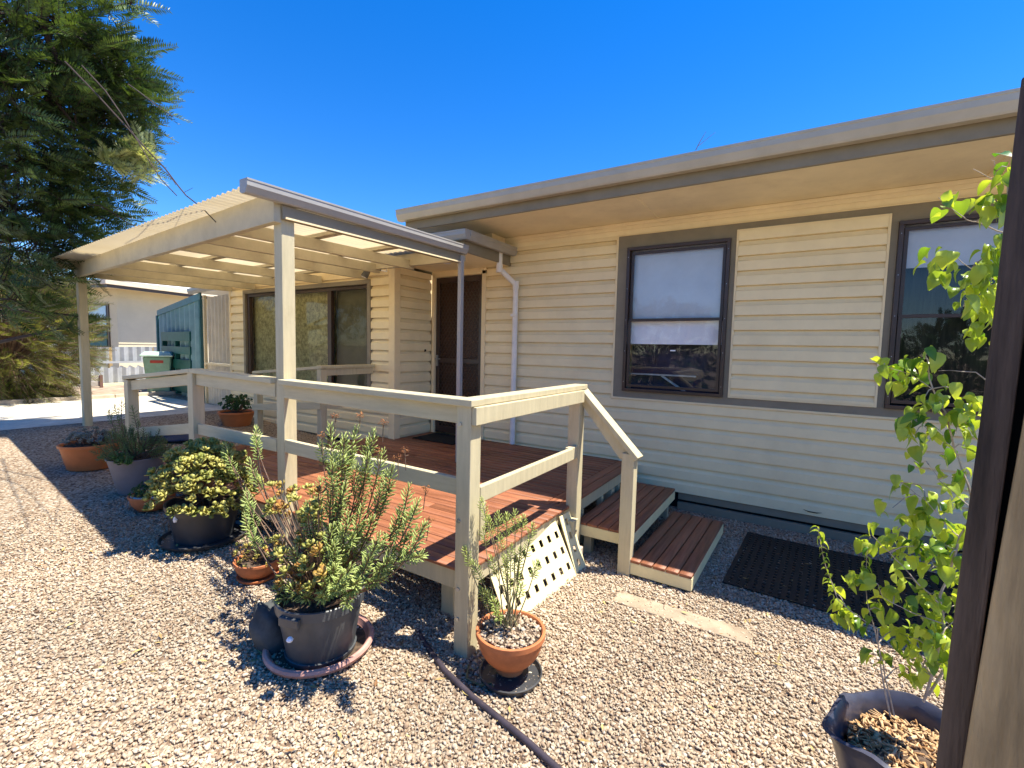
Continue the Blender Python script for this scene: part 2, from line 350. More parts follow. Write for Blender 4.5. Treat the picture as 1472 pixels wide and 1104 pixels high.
# ---------------------------------------------------------------- the house
house = thing('house', 'long cream weatherboard house with taupe gutter and trim around its windows', 'house', (-2, 4.9, 0))
P_ = .138
def siding(mb, o, u, out, u0, u1, z0, z1, holes=()):
    o = Vector(o); u = Vector(u); out = Vector(out)
    kz = sorted({z0, z1, *[h for H in holes for h in H[2:] if z0 < h < z1]})
    prof = [(0, -.016), (.04, -.016), (.045, .024), (.66, .023), (.76, .010), (.86, .002), (1., -.008)]
    for a, b in zip(kz, kz[1:]):
        cuts = [(u0, u1)]
        for h in holes:
            if h[2] <= a+1e-6 and h[3] >= b-1e-6:
                nc = []
                for c0, c1 in cuts:
                    if h[0] > c0: nc.append((c0, min(h[0], c1)))
                    if h[1] < c1: nc.append((max(h[1], c0), c1))
                cuts = [c for c in nc if c[1]-c[0] > 1e-4]
        zs = []
        k0 = int(math.floor((a-.17)/P_))-1
        pts = []
        for k in range(k0, int((b-.17)/P_)+2):
            for t, d in prof: pts.append((.17+(k+t)*P_, d))
        def at(z):
            for (za, da), (zb, db) in zip(pts, pts[1:]):
                if za <= z <= zb and zb > za: return da+(db-da)*(z-za)/(zb-za)
            return .01
        line = [(a, at(a))]+[p for p in pts if a < p[0] < b]+[(b, at(b))]
        for c0, c1 in cuts:
            vs = []
            for z, d in line:
                for uu in (c0, c1): vs.append(o+u*uu+out*d+Vector((0, 0, z)))
            mb.add(vs, [(2*i, 2*i+1, 2*i+3, 2*i+2) for i in range(len(line)-1)])
    return mb
# main wall, door wall, window wing, return wall
mb = MB(); MB().box(-3.46, 6, 4.925, 4.94, 2.80, 2.96).build('top_plate', M_CREAM, house); siding(mb, (0, 4.9, 0), (1, 0, 0), (0, -1, 0), -3.46, 3.2, .17, 2.84, [(-1.73, 3.2, 1.115, 2.826)]).build('weatherboard_wall', M_SID, house)
mb = MB(); siding(mb, (0, 4.2, 0), (1, 0, 0), (0, -1, 0), -8.26, -4.47, .30, 2.52, [(-7.86, -4.80, .80, 2.47)]).build('weatherboard_wall', M_SID, house)
mb = MB(); siding(mb, (-4.39, 0, 0), (0, 1, 0), (1, 0, 0), 4.28, 4.86, .42, 2.60).build('weatherboard_wall', M_SID, house)
mb = MB(); mb.box(-4.47, -4.365, 4.175, 4.28, .38, 2.6).box(-8.31, -8.26, 4.17, 4.25, .3, 2.55).box(-8.26, -4.47, 4.172, 4.2, 2.505, 2.62)
mb.box(-4.36, -4.33, 4.86, 4.9, .42, 2.6); mb.build('corner_trim', M_CREAM, house, bevel=.004)
MB().box(-3.6, 6, 5.12, 9.5, 0, 2.95).box(-8.28, -4.42, 4.5, 9.5, .0, 2.6).box(-4.42, -3.6, 5.12, 9.5, 0, 2.6).build('light_block_core', M_CREAM, house)  # unseen solid cores added to keep sunlight from leaking through the house
MB().box(-8.28, -4.5, 4.25, 4.4, .2, .82).build('dark_gap_block', M_BLACK, house)  # black block stands for the darkness in the gap below the cladding
mb = MB(); mb.box(-1.0, 6, 4.895, 4.93, .10, .168).box(-1, 6, 4.875, 4.92, -.02, .075); mb.build('plinth_board', M_TAUPE, house, bevel=.003)
MB().box(-3.5, 6, 4.945, 5.1, 0, .3).build('plinth_gap', M_BLACK, house)
# frieze and scotia under soffit
mb = MB(); mb.box(-3.46, 6, 4.880, 4.9, 2.835, 2.96).box(-3.46, 6, 4.862, 4.88, 2.89, 2.96).box(-3.46, 6, 4.842, 4.862, 2.925, 2.96); mb.build('frieze_board', M_SOFF, house, bevel=.006)
# soffit
mb = MB()
for a, b in ((-3.9, -1.335), (-1.33, 1.095), (1.10, 3.5), (3.505, 6)): mb.box(a, b, 3.94, 4.89, 2.962, 2.975)
mb.build('soffit', M_SOFF, house)
for a in (-1.3325, 1.0975, 3.5025): MB().box(a-.02, a+.02, 3.94, 4.84, 2.954, 2.962).build('soffit_cover_strip', M_SOFF, house)
MB().box(-3.92, 6, 3.912, 3.94, 2.925, 3.05).build('fascia', M_TAUPE, house, bevel=.003)
def gutter(mb, a, b, out, h=.115, w=.10, zt=0):
    # quad gutter profile with rolled lip, swept from a to b; out = outward direction; z of a,b = top
    a = Vector(a); b = Vector(b); out = Vector(out)
    pr = [(0, -.0), (0, -h*.86), (.02, -h), (w*.72, -h), (w*.80, -h*.9), (w*.93, -h*.62), (w, -h*.5), (w, -h*.16), (w*1.04, -h*.13), (w*1.04, 0), (w*.9, 0), (w*.9, -.012)]
    vs = []
    for p in (a, b):
        for d, z in pr: vs.append(p+out*d+Vector((0, 0, z)))
    n = len(pr); mb.add(vs, [(i, i+1, n+i+1, n+i) for i in range(n-1)])
    for k in (0, n): mb.add([vs[k+i] for i in range(10)], [tuple(range(10))])
    return mb
gutter(MB(), (-3.96, 3.912, 3.132), (6, 3.912, 3.132), (0, -1, 0), .118, .11).build('gutter', M_GUT, house)
mb = MB(); mb.add([(-3.98, 3.86, 3.10), (6, 3.86, 3.10), (6, 9.7, 3.32), (-3.98, 9.7, 3.32), (-3.98, 3.86, 3.115), (6, 3.86, 3.115), (6, 9.7, 3.335), (-3.98, 9.7, 3.335)],
       [(0, 1, 2, 3), (4, 5, 6, 7), (0, 1, 5, 4), (3, 2, 6, 7), (0, 3, 7, 4), (1, 2, 6, 5)]); mb.build('roof', M_ROOF, house)
MB().box(-3.94, -3.92, 3.94, 9.5, 2.93, 3.11).build('barge_board', M_TAUPE, house)
# lower porch roof
MB().box(-4.42, -3.13, 3.98, 4.9, 2.66, 2.80).box(-8.5, -4.42, 4.23, 9.5, 2.66, 2.80).build('porch_roof', M_GUTL, house)
MB().box(-4.36, -3.12, 3.86, 4.88, 2.632, 2.655).build('porch_ceiling', M_SOFF, house)
mb = MB(); mb.box(-3.128, -3.105, 3.98, 4.89, 2.625, 2.80).box(-4.36, -3.105, 3.955, 3.98, 2.625, 2.80); mb.build('porch_fascia', M_TAUPE, house, bevel=.003)
mb = MB(); gutter(mb, (-3.10, 3.95, 2.835), (-3.10, 4.885, 2.835), (1, 0, 0), .10, .09); gutter(mb, (-4.36, 3.953, 2.835), (-3.02, 3.953, 2.835), (0, -1, 0), .10, .09)
mb.build('porch_gutter', M_GUTL, house)
MB().box(-3.45, -3.16, 4.55, 4.84, 2.80, 2.955).build('soffit_end_box', M_CREAM, house)
MB().lathe([(.05, 0), (.05, -.012), (.038, -.016), (0, -.016)], (-3.70, 4.38, 2.632), 20).build('downlight', M_WHITE, house)
c = Py(1168, 736, 4.872); MB().tube([c+Vector((-.07, 0, .01)), c+Vector((-.03, 0, -.002)), c+Vector((.03, 0, -.003)), c+Vector((.07, 0, .006))], [.001, .005, .005, .001], 6).build('cladding_dent', M_BLACK, house)
# downpipe
A_ = [Vector((-3.12, 4.66, 2.75)), Vector((-3.12, 4.66, 2.56)), Vector((-2.99, 4.83, 2.38)), Vector((-2.99, 4.83, .43))]
mb = MB(); mb.tube([A_[0], A_[1]+Vector((0, 0, .03))], .036, 14).tube([A_[1], A_[2]], .032, 14).tube([A_[2]+Vector((0, 0, -.03)), A_[3]], .034, 14)
for p in (A_[1], A_[2]): mb.tube([p+Vector((0, 0, -.045)), p, p+Vector((0, 0, .045))], .040, 14)
dp = mb.build('downpipe', M_PIPE, house, smooth=True)
for zz in (2.0, .9): MB().box(-3.03, -2.95, 4.785, 4.80, zz, zz+.03).build('bracket', M_PIPE, dp)

# taupe band round the windows, siding panel, windows
band = MB()
for a, b, c, d in ((-1.73, 3.2, 2.695, 2.826), (-1.73, 3.2, 1.115, 1.186), (-1.73, -1.625, 1.186, 2.695), (-.63, -.583, 1.186, 2.695), (.55, .600, 1.186, 2.695), (1.60, 1.66, 1.186, 2.695), (2.7, 3.2, 1.186, 2.695)):
    band.box(a, b, 4.868, 4.90, c, d)
band.box(1.66, 2.7, 4.872, 4.90, 1.186, 2.695)
band.build('window_band', M_TAUPE, house, bevel=.002)
mb = MB(); mb.box(-1.752, 3.2, 4.862, 4.898, 2.826, 2.838).box(-1.752, 3.2, 4.862, 4.898, 1.095, 1.115).box(-1.752, -1.73, 4.862, 4.898, 1.115, 2.826)
mb.box(-.583, -.563, 4.852, 4.87, 1.186, 2.766).box(.530, .550, 4.852, 4.87, 1.186, 2.766).box(-.563, .53, 4.852, 4.87, 1.186, 1.205).box(-.563, .53, 4.852, 4.87, 2.748, 2.766)
mb.build('panel_bead', M_CREAM, house, bevel=.003)
siding(MB(), (0, 4.87, 0), (1, 0, 0), (0, -1, 0), -.563, .53, 1.205, 2.748).build('siding_panel', M_SID, house)
def sash(x0, x1, z0, z1, zm, ybase, blinds, label):
    fr = MB(); w = .032
    for a, b, c, d in ((x0, x1, z1-w, z1), (x0, x1, z0, z0+w), (x0, x0+w, z0+w, z1-w), (x1-w, x1, z0+w, z1-w)): fr.box(a, b, ybase-.05, ybase+.01, c, d)
    win = fr.build('window', M_BROWN, house, bevel=.003, label=label)
    i = .014; sa = MB()
    for c, d, yy in ((zm, z1-w-i, ybase-.012), (z0+w+i, zm+.028, ybase-.034)):
        a, b = x0+w+i*.5, x1-w-i*.5
        for q in ((a, b, d-.028, d), (a, b, c, c+.028), (a, a+.028, c+.028, d-.028), (b-.028, b, c+.028, d-.028)): sa.box(q[0], q[1], yy, yy+.022, q[2], q[3])
    sa.build('sash', M_BROWN, win, bevel=.002)
    g = MB()
    for c, d, yy in ((zm+.02, z1-w-.03, ybase-.002), (z0+w+.03, zm+.01, ybase-.024)):
        g.add([(x0+w+.03, yy, c), (x1-w-.03, yy, c), (x1-w-.03, yy, d), (x0+w+.03, yy, d)], [(0, 1, 2, 3)])
    g.build('pane', M_GLASS, win)
    for nm, c, d, m, yy in blinds: MB().box(x0+w, x1-w, yy, yy+.006, c, d).build(nm, m, win)
    for a in (x0+.016, x1-.016):
        for z in np.linspace(z0+.1, z1-.1, 5): MB().tube([(a, ybase-.052, z), (a, ybase-.0505, z)], .004, 6).build('screw', M_METAL, win)
    return win
w1 = sash(-1.625, -.63, 1.186, 2.695, 1.925, 4.885, [('blind', 1.69, 2.69, M_WHITE, 4.93), ('room_backing', 1.19, 2.69, M_BLUEDK, 5.05)], 'sash window with white blind drawn just below its middle rail')
MB().box(-1.14, -1.09, 4.855, 4.866, 1.62, 1.632).build('latch', M_WHITE, w1)
w2 = sash(.600, 1.60, 1.186, 2.695, 1.925, 4.885, [('blind', 2.33, 2.69, M_WHITE, 4.93), ('room_backing', 1.19, 2.69, M_DARKCURT, 5.05)], 'sash window partly behind the leafy sapling, its blind near the top')
# dark table seen through window 1
MB().box(-1.6, -.9, 4.98, 5.02, 1.36, 1.375).beam((-1.25, 5, 1.36), (-1.0, 5, 1.2), .02, .02).build('table_edge', mat('grey_table', (.35, .38, .36), .6), w1)

# sliding window of the wing
fr = MB(); x0, x1, z0, z1 = -7.86, -4.80, .80, 2.47
for a, b, c, d in ((x0, x1, z1-.06, z1), (x0, x1, z0, z0+.06), (x0, x0+.06, z0+.06, z1-.06), (x1-.06, x1, z0+.06, z1-.06)): fr.box(a, b, 4.165, 4.21, c, d)
sw = fr.build('window', M_TAUPE, house, bevel=.004, label='wide brown framed sliding window with patterned olive curtain under the pergola')
mb = MB(); x0, x1, z0, z1 = x0+.06, x1-.06, z0+.06, z1-.06
for a, b, c, d in ((x0, x1, z1-.05, z1), (x0, x1, z0, z0+.05), (x0, x0+.07, z0+.05, z1-.05), (x1-.05, x1, z0+.05, z1-.05), (-5.72, -5.64, z0+.05, z1-.05)): mb.box(a, b, 4.20, 4.26, c, d)
mb.box(x0, x1, 4.20, 4.22, z1-.012, z1)
mb.build('sliding_frame', M_BROWN, sw, bevel=.003)
mb = MB(); mb.add([(x0+.05, 4.245, z0+.04), (x1-.04, 4.245, z0+.04), (x1-.04, 4.245, z1-.04), (x0+.05, 4.245, z1-.04)], [(0, 1, 2, 3)]); mb.build('pane', M_GLASS2, sw)
MB().box(x0, -5.68, 4.30, 4.31, z0, z1).build('lace_curtain', M_LACE, sw)
MB().box(-5.68, x1, 4.33, 4.34, z0, z1).build('plain_curtain', mat('plain_olive_curtain', (.15, .14, .08), .9, .08, 3), sw)
MB().box(-4.93, -4.88, 4.17, 4.195, .93, .96).build('latch', M_BLACK, sw)

# door
df = MB(); df.box(-4.36, -4.315, 4.862, 4.93, .42, 2.60).box(-3.52, -3.46, 4.862, 4.93, .42, 2.60).box(-4.36, -3.46, 4.862, 4.93, 2.555, 2.64)
dr = df.build('door', M_CREAM, house, bevel=.003, label='brown security screen door with diamond grille')
MB().box(-4.315, -3.52, 4.95, 4.97, .42, 2.555).build('door_leaf', M_DOOR, dr)
mb = MB()
for a, b, c, d in ((-4.315, -4.25, .43, 2.55), (-3.585, -3.52, .43, 2.55), (-4.25, -3.585, .43, .52), (-4.25, -3.585, 2.48, 2.55), (-4.25, -3.585, 1.40, 1.46)): mb.box(a, b, 4.90, 4.93, c, d)
mb.build('screen_frame', M_BROWN, dr, bevel=.003)
mb = MB()
for s_ in (1, -1):
    for k in range(-14, 40):
        # diagonal line x = xa + t, z = za + s t clipped
        za = .52+k*.085
        if s_ == 1: p0, p1 = (-4.25, za-.665*1.5), (-3.585, za)
        else: p0, p1 = (-4.25, za), (-3.585, za-.665*1.5)
        def clip(p, q):
            (x0_, z0_), (x1_, z1_) = p, q; lo, hi = .52, 2.48; t0, t1 = 0, 1; dz = z1_-z0_
            for lim, sg in ((lo, 1), (hi, -1)):
                f0, f1 = sg*(z0_-lim), sg*(z1_-lim)
                if f0 < 0 and f1 < 0: return None
                if f0 < 0: t0 = max(t0, f0/(f0-f1))
                if f1 < 0: t1 = min(t1, f0/(f0-f1))
            return None if t1-t0 < .01 else ((x0_+(x1_-x0_)*t0, z0_+dz*t0), (x0_+(x1_-x0_)*t1, z0_+dz*t1))
        c = clip(p0, p1)
        if c: mb.beam((c[0][0], 4.915, c[0][1]), (c[1][0], 4.915, c[1][1]), .006, .010, (0, 1, 0))
mb.build('diamond_grille', mat('bronze_grille', (.085, .05, .032), .4, .1, 8, spec=.5), dr)
mb = MB(); mb.box(-4.30, -4.27, 4.885, 4.90, 1.35, 1.50).tube([(-4.285, 4.885, 1.45), (-4.285, 4.86, 1.45), (-4.20, 4.86, 1.45)], .008, 8); mb.build('handle', M_METAL, dr)
MB().tube([(-4.372, 4.74, 1.56), (-4.36, 4.74, 1.56)], .018, 12).build('doorbell', M_BLACK, house)
# flood light under the pergola on the wing wall
sp = Vector((-4.72, 4.05, 2.56)); mb = MB(); mb.tube([sp+Vector((.14, .1, .01)), sp+Vector((.05, .04, .02))], .02, 10).tube([sp+Vector((.03, .02, .05)), sp+Vector((-.02, -.03, -.09))], [.035, .045], 14)
fl = mb.build('floodlight', mat('grey_lamp_metal', (.10, .10, .10), .4), house, smooth=True)
mb = MB(); mb.tube([sp+Vector((-.02, -.03, -.091)), sp+Vector((-.0205, -.0305, -.093))], .04, 14); mb.build('lens', M_WHITE, fl)
MB().tube([sp+Vector((.14, .1, 0)), sp+Vector((.25, .1, -.02)), sp+Vector((.3, .02, .03)), sp+Vector((.5, .06, .02))], .007, 8).build('cable', M_WHITE, fl)

# ---------------------------------------------------------------- pergola
perg = thing('pergola', 'cream timber pergola with translucent corrugated roof beside the house', 'pergola', (-5.5, 3, 0))
PP = Vector((-3.04, 1.90, 0)); FP = Vector((-8.3, 2.27, 0)); bd = (FP-PP).normalized(); bn = Vector((bd.y, -bd.x, 0)); bn = bn if bn.y < 0 else -bn
MB().box(-3.085, -2.995, 1.85, 1.945, gz(-3), 2.60).build('post', M_POST, perg, bevel=.005)
MB().box(-8.345, -8.255, 2.225, 2.315, .38, 2.44).build('post', M_POST, perg, bevel=.005)
G_ = Vector((-2.975, 3.74)); MB().box(-2.995, -2.95, 3.72, 3.765, .41, 2.53).build('steel_post', M_GUTL, perg, bevel=.003)
a = PP+bn*.075; mb = MB(); mb.beam((a.x+.05, a.y, 2.50), (FP.x-.1, FP.y-.03, 2.525), .05, .19); mb.build('front_beam', M_RAFT, perg, bevel=.004)
for i, X in enumerate((-3.75, -4.30, -4.85, -5.80, -6.70, -7.50, -8.20)):
    t = (X-PP.x)/(FP.x-PP.x); y0 = PP.y+(FP.y-PP.y)*t-.05; y1 = 4.16 if X < -4.42 else 3.86
    mb = MB(); mb.beam((X, y0+.03, 2.482), (X, y1, 2.515), .045, .10); mb.build('rafter', M_RAFT, perg, bevel=.003)
mb = MB(); mb.beam((-4.34, 3.82, 2.565), (-2.98, 3.80, 2.555), .05, .13); mb.build('rear_beam', M_RAFT, perg, bevel=.003)
for t in (0, .33, .66, .97):
    ya = 1.92+(4.1-1.92)*t*.93; yb = 2.26+(4.1-2.26)*t
    zz = 2.568+.03*t; xa_ = -3.0
    if ya > 3.8: xa_ = -4.45
    mb = MB(); mb.beam((xa_, ya+.05, zz), (-8.42, yb+.02, zz), .07, .035); mb.build('batten', M_RAFT, perg, bevel=.003)
MB().beam((-8.33, 2.0, 2.56), (-8.33, 4.2, 2.60), .03, .07).build('batten', M_RAFT, perg)
# corrugated sheets: ridges run in Y
def corr_sheet(x0, x1, yf0, yf1, y1f, z0, z1, pitch=.076, amp=.009, seg=8, th=.002):
    n = int(abs(x1-x0)/pitch*seg); vs = []
    for i in range(n+1):
        t = i/n; X = x0+(x1-x0)*t; dz = amp*math.sin(2*math.pi*i/seg); ya = yf0+(yf1-yf0)*t; yb = y1f(X)
        vs += [(X, ya, z0+dz), (X, yb, z1+dz)]
    return vs, [(2*i, 2*i+1, 2*i+3, 2*i+2) for i in range(n)]
v_, f_ = corr_sheet(-3.0, -8.36, 1.66, 1.94, lambda X: 4.2 if X < -4.42 else 3.9, 2.607, 2.645)
o = MB().add(v_, f_).build('roof_sheet', M_POLY, perg, smooth=True); sm = o.modifiers.new('solid', 'SOLIDIFY'); sm.thickness = .0015
mb = MB(); gutter(mb, (-3.0, 1.585, 2.605), (-3.0, 3.79, 2.635), (1, 0, 0), .085, .085)
mb.build('gutter', M_GUTL, perg)
MB().beam((-2.985, 1.845, 2.474), (-2.985, 3.74, 2.502), .03, .092).build('side_fascia', M_TAUPE, perg, bevel=.003)
MB().beam((-2.963, 1.86, 2.437), (-2.963, 3.72, 2.466), .012, .012).build('side_trim', M_CREAM, perg)

# ---------------------------------------------------------------- deck
deck = thing('deck', 'raised red stained timber deck with cream handrails along the house', 'deck', (-3, 3.2, 0))
mb_v = Batch([(x, y, z) for x in (-.5, .5) for y in (-.5, .5) for z in (-.5, .5)], [(0, 1, 3, 2), (4, 6, 7, 5), (0, 4, 5, 1), (2, 3, 7, 6), (0, 2, 6, 4), (1, 5, 7, 3)])
def boardx(B, x0, x1, y0, y1, z, th=.02): B.put(((x0+x1)/2, (y0+y1)/2, z-th/2), (x1-x0, 0, 0), (0, y1-y0, 0), (0, 0, th))
y = 1.90; i = 0
while y < 4.86:
    xe = -1.44+random.uniform(-.004, .004)
    if y > 3.1: xe = -1.63
    cuts = [-4.72]+sorted(random.sample([-4.0, -3.5, -2.9, -2.3, -3.2], 1 if i % 2 else 0))+[xe]
    for a, b in zip(cuts, cuts[1:]): boardx(mb_v, a+.001, b-.001, y, min(y+.086, 4.86), .42+random.uniform(-.001, .001))
    y += .0915; i += 1
dk = mb_v.build('decking', M_DECKX, deck, smooth=False); bv = dk.modifiers.new('b', 'BEVEL'); bv.width = .003; bv.segments = 1
mb_v = Batch(mb_v.tv, mb_v.tf)
for k in range(2): boardx(mb_v, -1.625+k*.0925, -1.539+k*.0925, 3.11, 4.85, .42)
o = mb_v.build('border_board', M_DECKY, deck, smooth=False); bv = o.modifiers.new('b', 'BEVEL'); bv.width = .003
# ramp
mb_v = Batch(mb_v.tv, mb_v.tf); xr = -4.725
while xr > -6.05:
    t = (-4.7-xr)/1.35; zz = .418-.13*t; mb_v.put((xr-.045, 2.62, zz-.01), (.086, 0, .0086), (0, 1.44, 0), (0, 0, .02)); xr -= .0915
o = mb_v.build('ramp', M_DECKY, deck, smooth=False)
mb = MB(); mb.box(-4.72, -1.46, 1.915, 1.955, .29, .397).box(-1.50, -1.46, 1.955, 4.8, .30, .397).box(-4.72, -4.68, 1.955, 4.1, .25, .397); mb.build('rim_board', M_POST, deck, bevel=.003)
mb = MB()
for X in (-1.9, -2.6, -3.4, -4.2): mb.box(X-.02, X+.02, 1.96, 4.8, .30, .398)
for X, Y in ((-1.50, 3.3), (-1.50, 4.2), (-1.7, 2.1), (-3, 2.1), (-4.2, 2.1), (-3, 3.3)): mb.box(X-.045, X+.045, Y-.045, Y+.045, gz(X)-.02, .30)
for Y in (3.45, 3.9, 4.35): mb.box(-1.50, -1.455, Y, Y+.05, .02, .30)
mb.build('joist', M_POST, deck)
def post(x, y, z0, z1, w=.09): return MB().box(x-w/2, x+w/2, y-w/2, y+w/2, z0, z1).build('post', M_POST, deck, bevel=.005)
Cx, Cy, RZ = -1.415, 1.865, 1.345
pc = post(Cx, Cy, -.02, RZ-.03); tp = post(Cx-.01, 3.22, -.02, RZ-.03); sp_ = post(-.998, 3.21, -.02, .885)
bp_ = post(-4.27, 1.865, .1, 1.35); ap_ = post(-5.58, 1.865, .2, 1.22)
dp_ = post(-4.74, 3.40, .2, 1.32, .08); ep_ = post(-6.08, 3.40, .25, 1.20, .08)
mb = MB()
for z in (.98, .57, .25): mb.lathe([(.011, 0), (.011, -.006), (.006, -.008), (0, -.008)], (0, 0, 0), 10)
mb.v = []; mb.f = []
for q, z in ((pc, 1.22), (pc, .72), (pc, .36), (pc, .2)): MB().tube([(Cx-.02, Cy-.045, z), (Cx-.02, Cy-.052, z)], .010, 10).build('bolt', M_METAL, pc)
def rail(name, a, b, w, h, wood=None): return MB().beam(a, b, w, h).build(name, wood or M_RAIL, deck, bevel=.004)
# top rails: flat cap plus board under it
rail('top_rail', (Cx+.06, Cy-.01, RZ-.015), (-2.99, Cy-.01, RZ+.0), .105, .035)
rail('under_rail', (Cx-.046, Cy-.0, RZ-.08), (-2.99, Cy+.0, RZ-.065), .04, .095)
rail('top_rail', (-3.09, Cy+.0, RZ+.0), (-4.27, 1.865, RZ+.02), .105, .035); rail('under_rail', (-3.09, Cy+.0, RZ-.065), (-4.22, 1.865, RZ-.05), .04, .095)
rail('top_rail', (-4.27, 1.865, RZ+.02), (-5.64, 1.865, 1.235), .105, .035); rail('under_rail', (-4.32, 1.865, RZ-.055), (-5.53, 1.865, 1.165), .04, .095)
rail('top_rail', (Cx, Cy+.045, RZ-.015), (Cx, 3.27, RZ-.013), .105, .035, M_POST); rail('under_rail', (Cx+.055, Cy+.046, RZ-.08), (Cx+.055, 3.17, RZ-.078), .035, .09, M_POST)
MB().box(Cx+.046, Cx+.075, Cy-.04, Cy+.05, RZ-.125, RZ-.034).build('rail_block', M_POST, deck, bevel=.003)
rail('stair_rail', (Cx-.0, 3.245, RZ-.01), (-.93, 3.205, .855), .10, .035, M_POST); rail('stair_under_rail', (Cx+.04, 3.245, RZ-.09), (-1.03, 3.215, .86), .04, .09, M_POST)
mz = .86
rail('mid_rail', (Cx-.046, Cy-.0, .885), (-2.99, Cy+.0, .90), .035, .09)
rail('mid_rail', (-3.09, Cy+.0, .89), (-4.22, 1.865, .88), .035, .09); rail('mid_rail', (-4.32, 1.865, .875), (-5.53, 1.865, .70), .035, .09)
rail('mid_rail', (Cx+.03, Cy+.046, .845), (Cx+.03, 3.05, .85), .035, .085, M_POST)
MB().box(Cx+.01, Cx+.05, Cy+.046, Cy+.09, .60, .80).build('rail_block', M_POST, deck, bevel=.002)
MB().box(Cx-.02, Cx+.03, 3.06, 3.17, .80, .89).build('rail_block', M_POST, deck, bevel=.002)
rail('top_rail', (-4.74, 3.40, 1.34), (-6.14, 3.40, 1.22), .09, .035); rail('mid_rail', (-4.70, 3.36, .90), (-6.14, 3.36, .76), .035, .085)
rail('top_rail', (-4.74, 3.36, 1.345), (-4.74, 4.16, 1.35), .09, .035, M_POST); rail('under_rail', (-4.74, 3.44, 1.285), (-4.74, 4.15, 1.29), .035, .085, M_POST); rail('mid_rail', (-4.70, 3.42, .90), (-4.70, 4.15, .90), .035, .085, M_POST)
MB().box(-1.46, -1.36, 3.09, 3.17, .17, .34).tube([(-1.358, 3.13, .26), (-1.35, 3.13, .26)], .012, 10).build('stub_post', M_POST, deck, bevel=.004)
tag(MB().box(-1.53, -1.33, 3.05, 3.22, -.01, .115).build('concrete_block', M_CONC, bevel=.008), 'small pale block on the gravel under the deck corner by the steps', 'block')
# steps
def step(name, label, x0, x1, y0, y1, zt, th, rot, nb):
    c = Vector(((x0+x1)/2, (y0+y1)/2, 0)); e = thing(name, label, 'step', c, 'timber steps down from the deck')
    Mx = Matrix.Rotation(rot, 4, 'Z'); B = Batch([(x, y, z) for x in (-.5, .5) for y in (-.5, .5) for z in (-.5, .5)], [(0, 1, 3, 2), (4, 6, 7, 5), (0, 4, 5, 1), (2, 3, 7, 6), (0, 2, 6, 4), (1, 5, 7, 3)])
    w = (x1-x0)/nb
    for k in range(nb):
        o = c+Mx @ Vector((x0+w*(k+.5)-c.x, 0, zt-.01)); B.put(o, Mx @ Vector((w-.006, 0, 0)), Mx @ Vector((0, y1-y0, 0)), Vector((0, 0, .02)))
    b = B.build('tread_board', M_DECKY, e, smooth=False); bv = b.modifiers.new('b', 'BEVEL'); bv.width = .003
    T = Matrix.Translation(c) @ Mx; hx, hy = (x1-x0)/2-.002, (y1-y0)/2-.002
    mb = MB(); mb.box(-hx, hx, -hy, -hy+.035, zt-.02-th, zt-.022, T).box(-hx, hx, hy-.035, hy, zt-.02-th, zt-.022, T).box(hx-.035, hx, -hy+.035, hy-.035, zt-.02-th, zt-.022, T).box(-hx, -hx+.035, -hy+.035, hy-.035, zt-.02-th, zt-.022, T)
    mb.build('side_board', M_LATT, e, bevel=.003)
    if zt > .2:
        for sx in (-1, 1):
            for sy in (-1, 1): MB().box(sx*(hx-.07)-.03, sx*(hx-.07)+.03, sy*(hy-.1)-.03, sy*(hy-.1)+.03, 0, zt-.022, T).build('leg', M_POST, e)
    return e
step('timber_step', 'upper red timber step butted against the end of the deck', -1.43, -.98, 3.29, 4.66, .27, .085, 0, 5)
step('timber_step', 'lowest red timber step lying on the gravel next to the black mat', -.955, -.515, 3.17, 4.40, .125, .085, R(-1.5), 5)

# lattice panels leaning at the deck end
def lattice(label, o, ux, uz, w, h, nx, nz, mx, mz):
    B = MB(); o = Vector(o); ux = Vector(ux).normalized(); uz = Vector(uz); uz = (uz-ux*uz.dot(ux)).normalized(); nn = ux.cross(uz).normalized(); T = Matrix(((ux.x, uz.x, nn.x, o.x), (ux.y, uz.y, nn.y, o.y), (ux.z, uz.z, nn.z, o.z), (0, 0, 0, 1)))
    hw = .024
    xs_ = [mx+(i+.5)*(w-2*mx)/nx for i in range(nx)]; zs_ = [mz+(j+.5)*(h-2*mz)/nz for j in range(nz)]
    ex = [0]+[q for x_ in xs_ for q in (x_-hw*.75, x_+hw*.75)]+[w]; ez = [0]+[q for z_ in zs_ for q in (z_-hw, z_+hw)]+[h]
    for i in range(0, len(ex)-1, 2): B.box(ex[i], ex[i+1], 0, h, 0, .006, T)
    for j in range(0, len(ez)-1, 2):
        for i in range(1, len(ex)-2, 2): B.box(ex[i]+.0002, ex[i+1]-.0002, ez[j], ez[j+1], 0.0003, .0057, T)
    return tag(B.build('lattice_panel', M_LATT), label, 'lattice panel', 'plastic lattice under the deck end')
p0 = Vector((-1.33, 2.30, .0)); p1 = Vector((-1.27, 2.985, 0)); u_ = (p1-p0)
top = Vector((-1.445, 2.9, .345))
lattice('longer cream lattice panel with square holes leaning on the sunny deck end', (-1.345, 2.17, 0), u_, (top-Vector((-1.26, 2.93, 0))), .80, .40, 8, 3, .0, .03)
lattice('narrow cream lattice strip behind the longer lattice panel next to the steps', (-1.285, 2.985, .002), (.06, 1, 0), (-.155, -.045, .385), .15, .415, 1, 4, .0, .01)

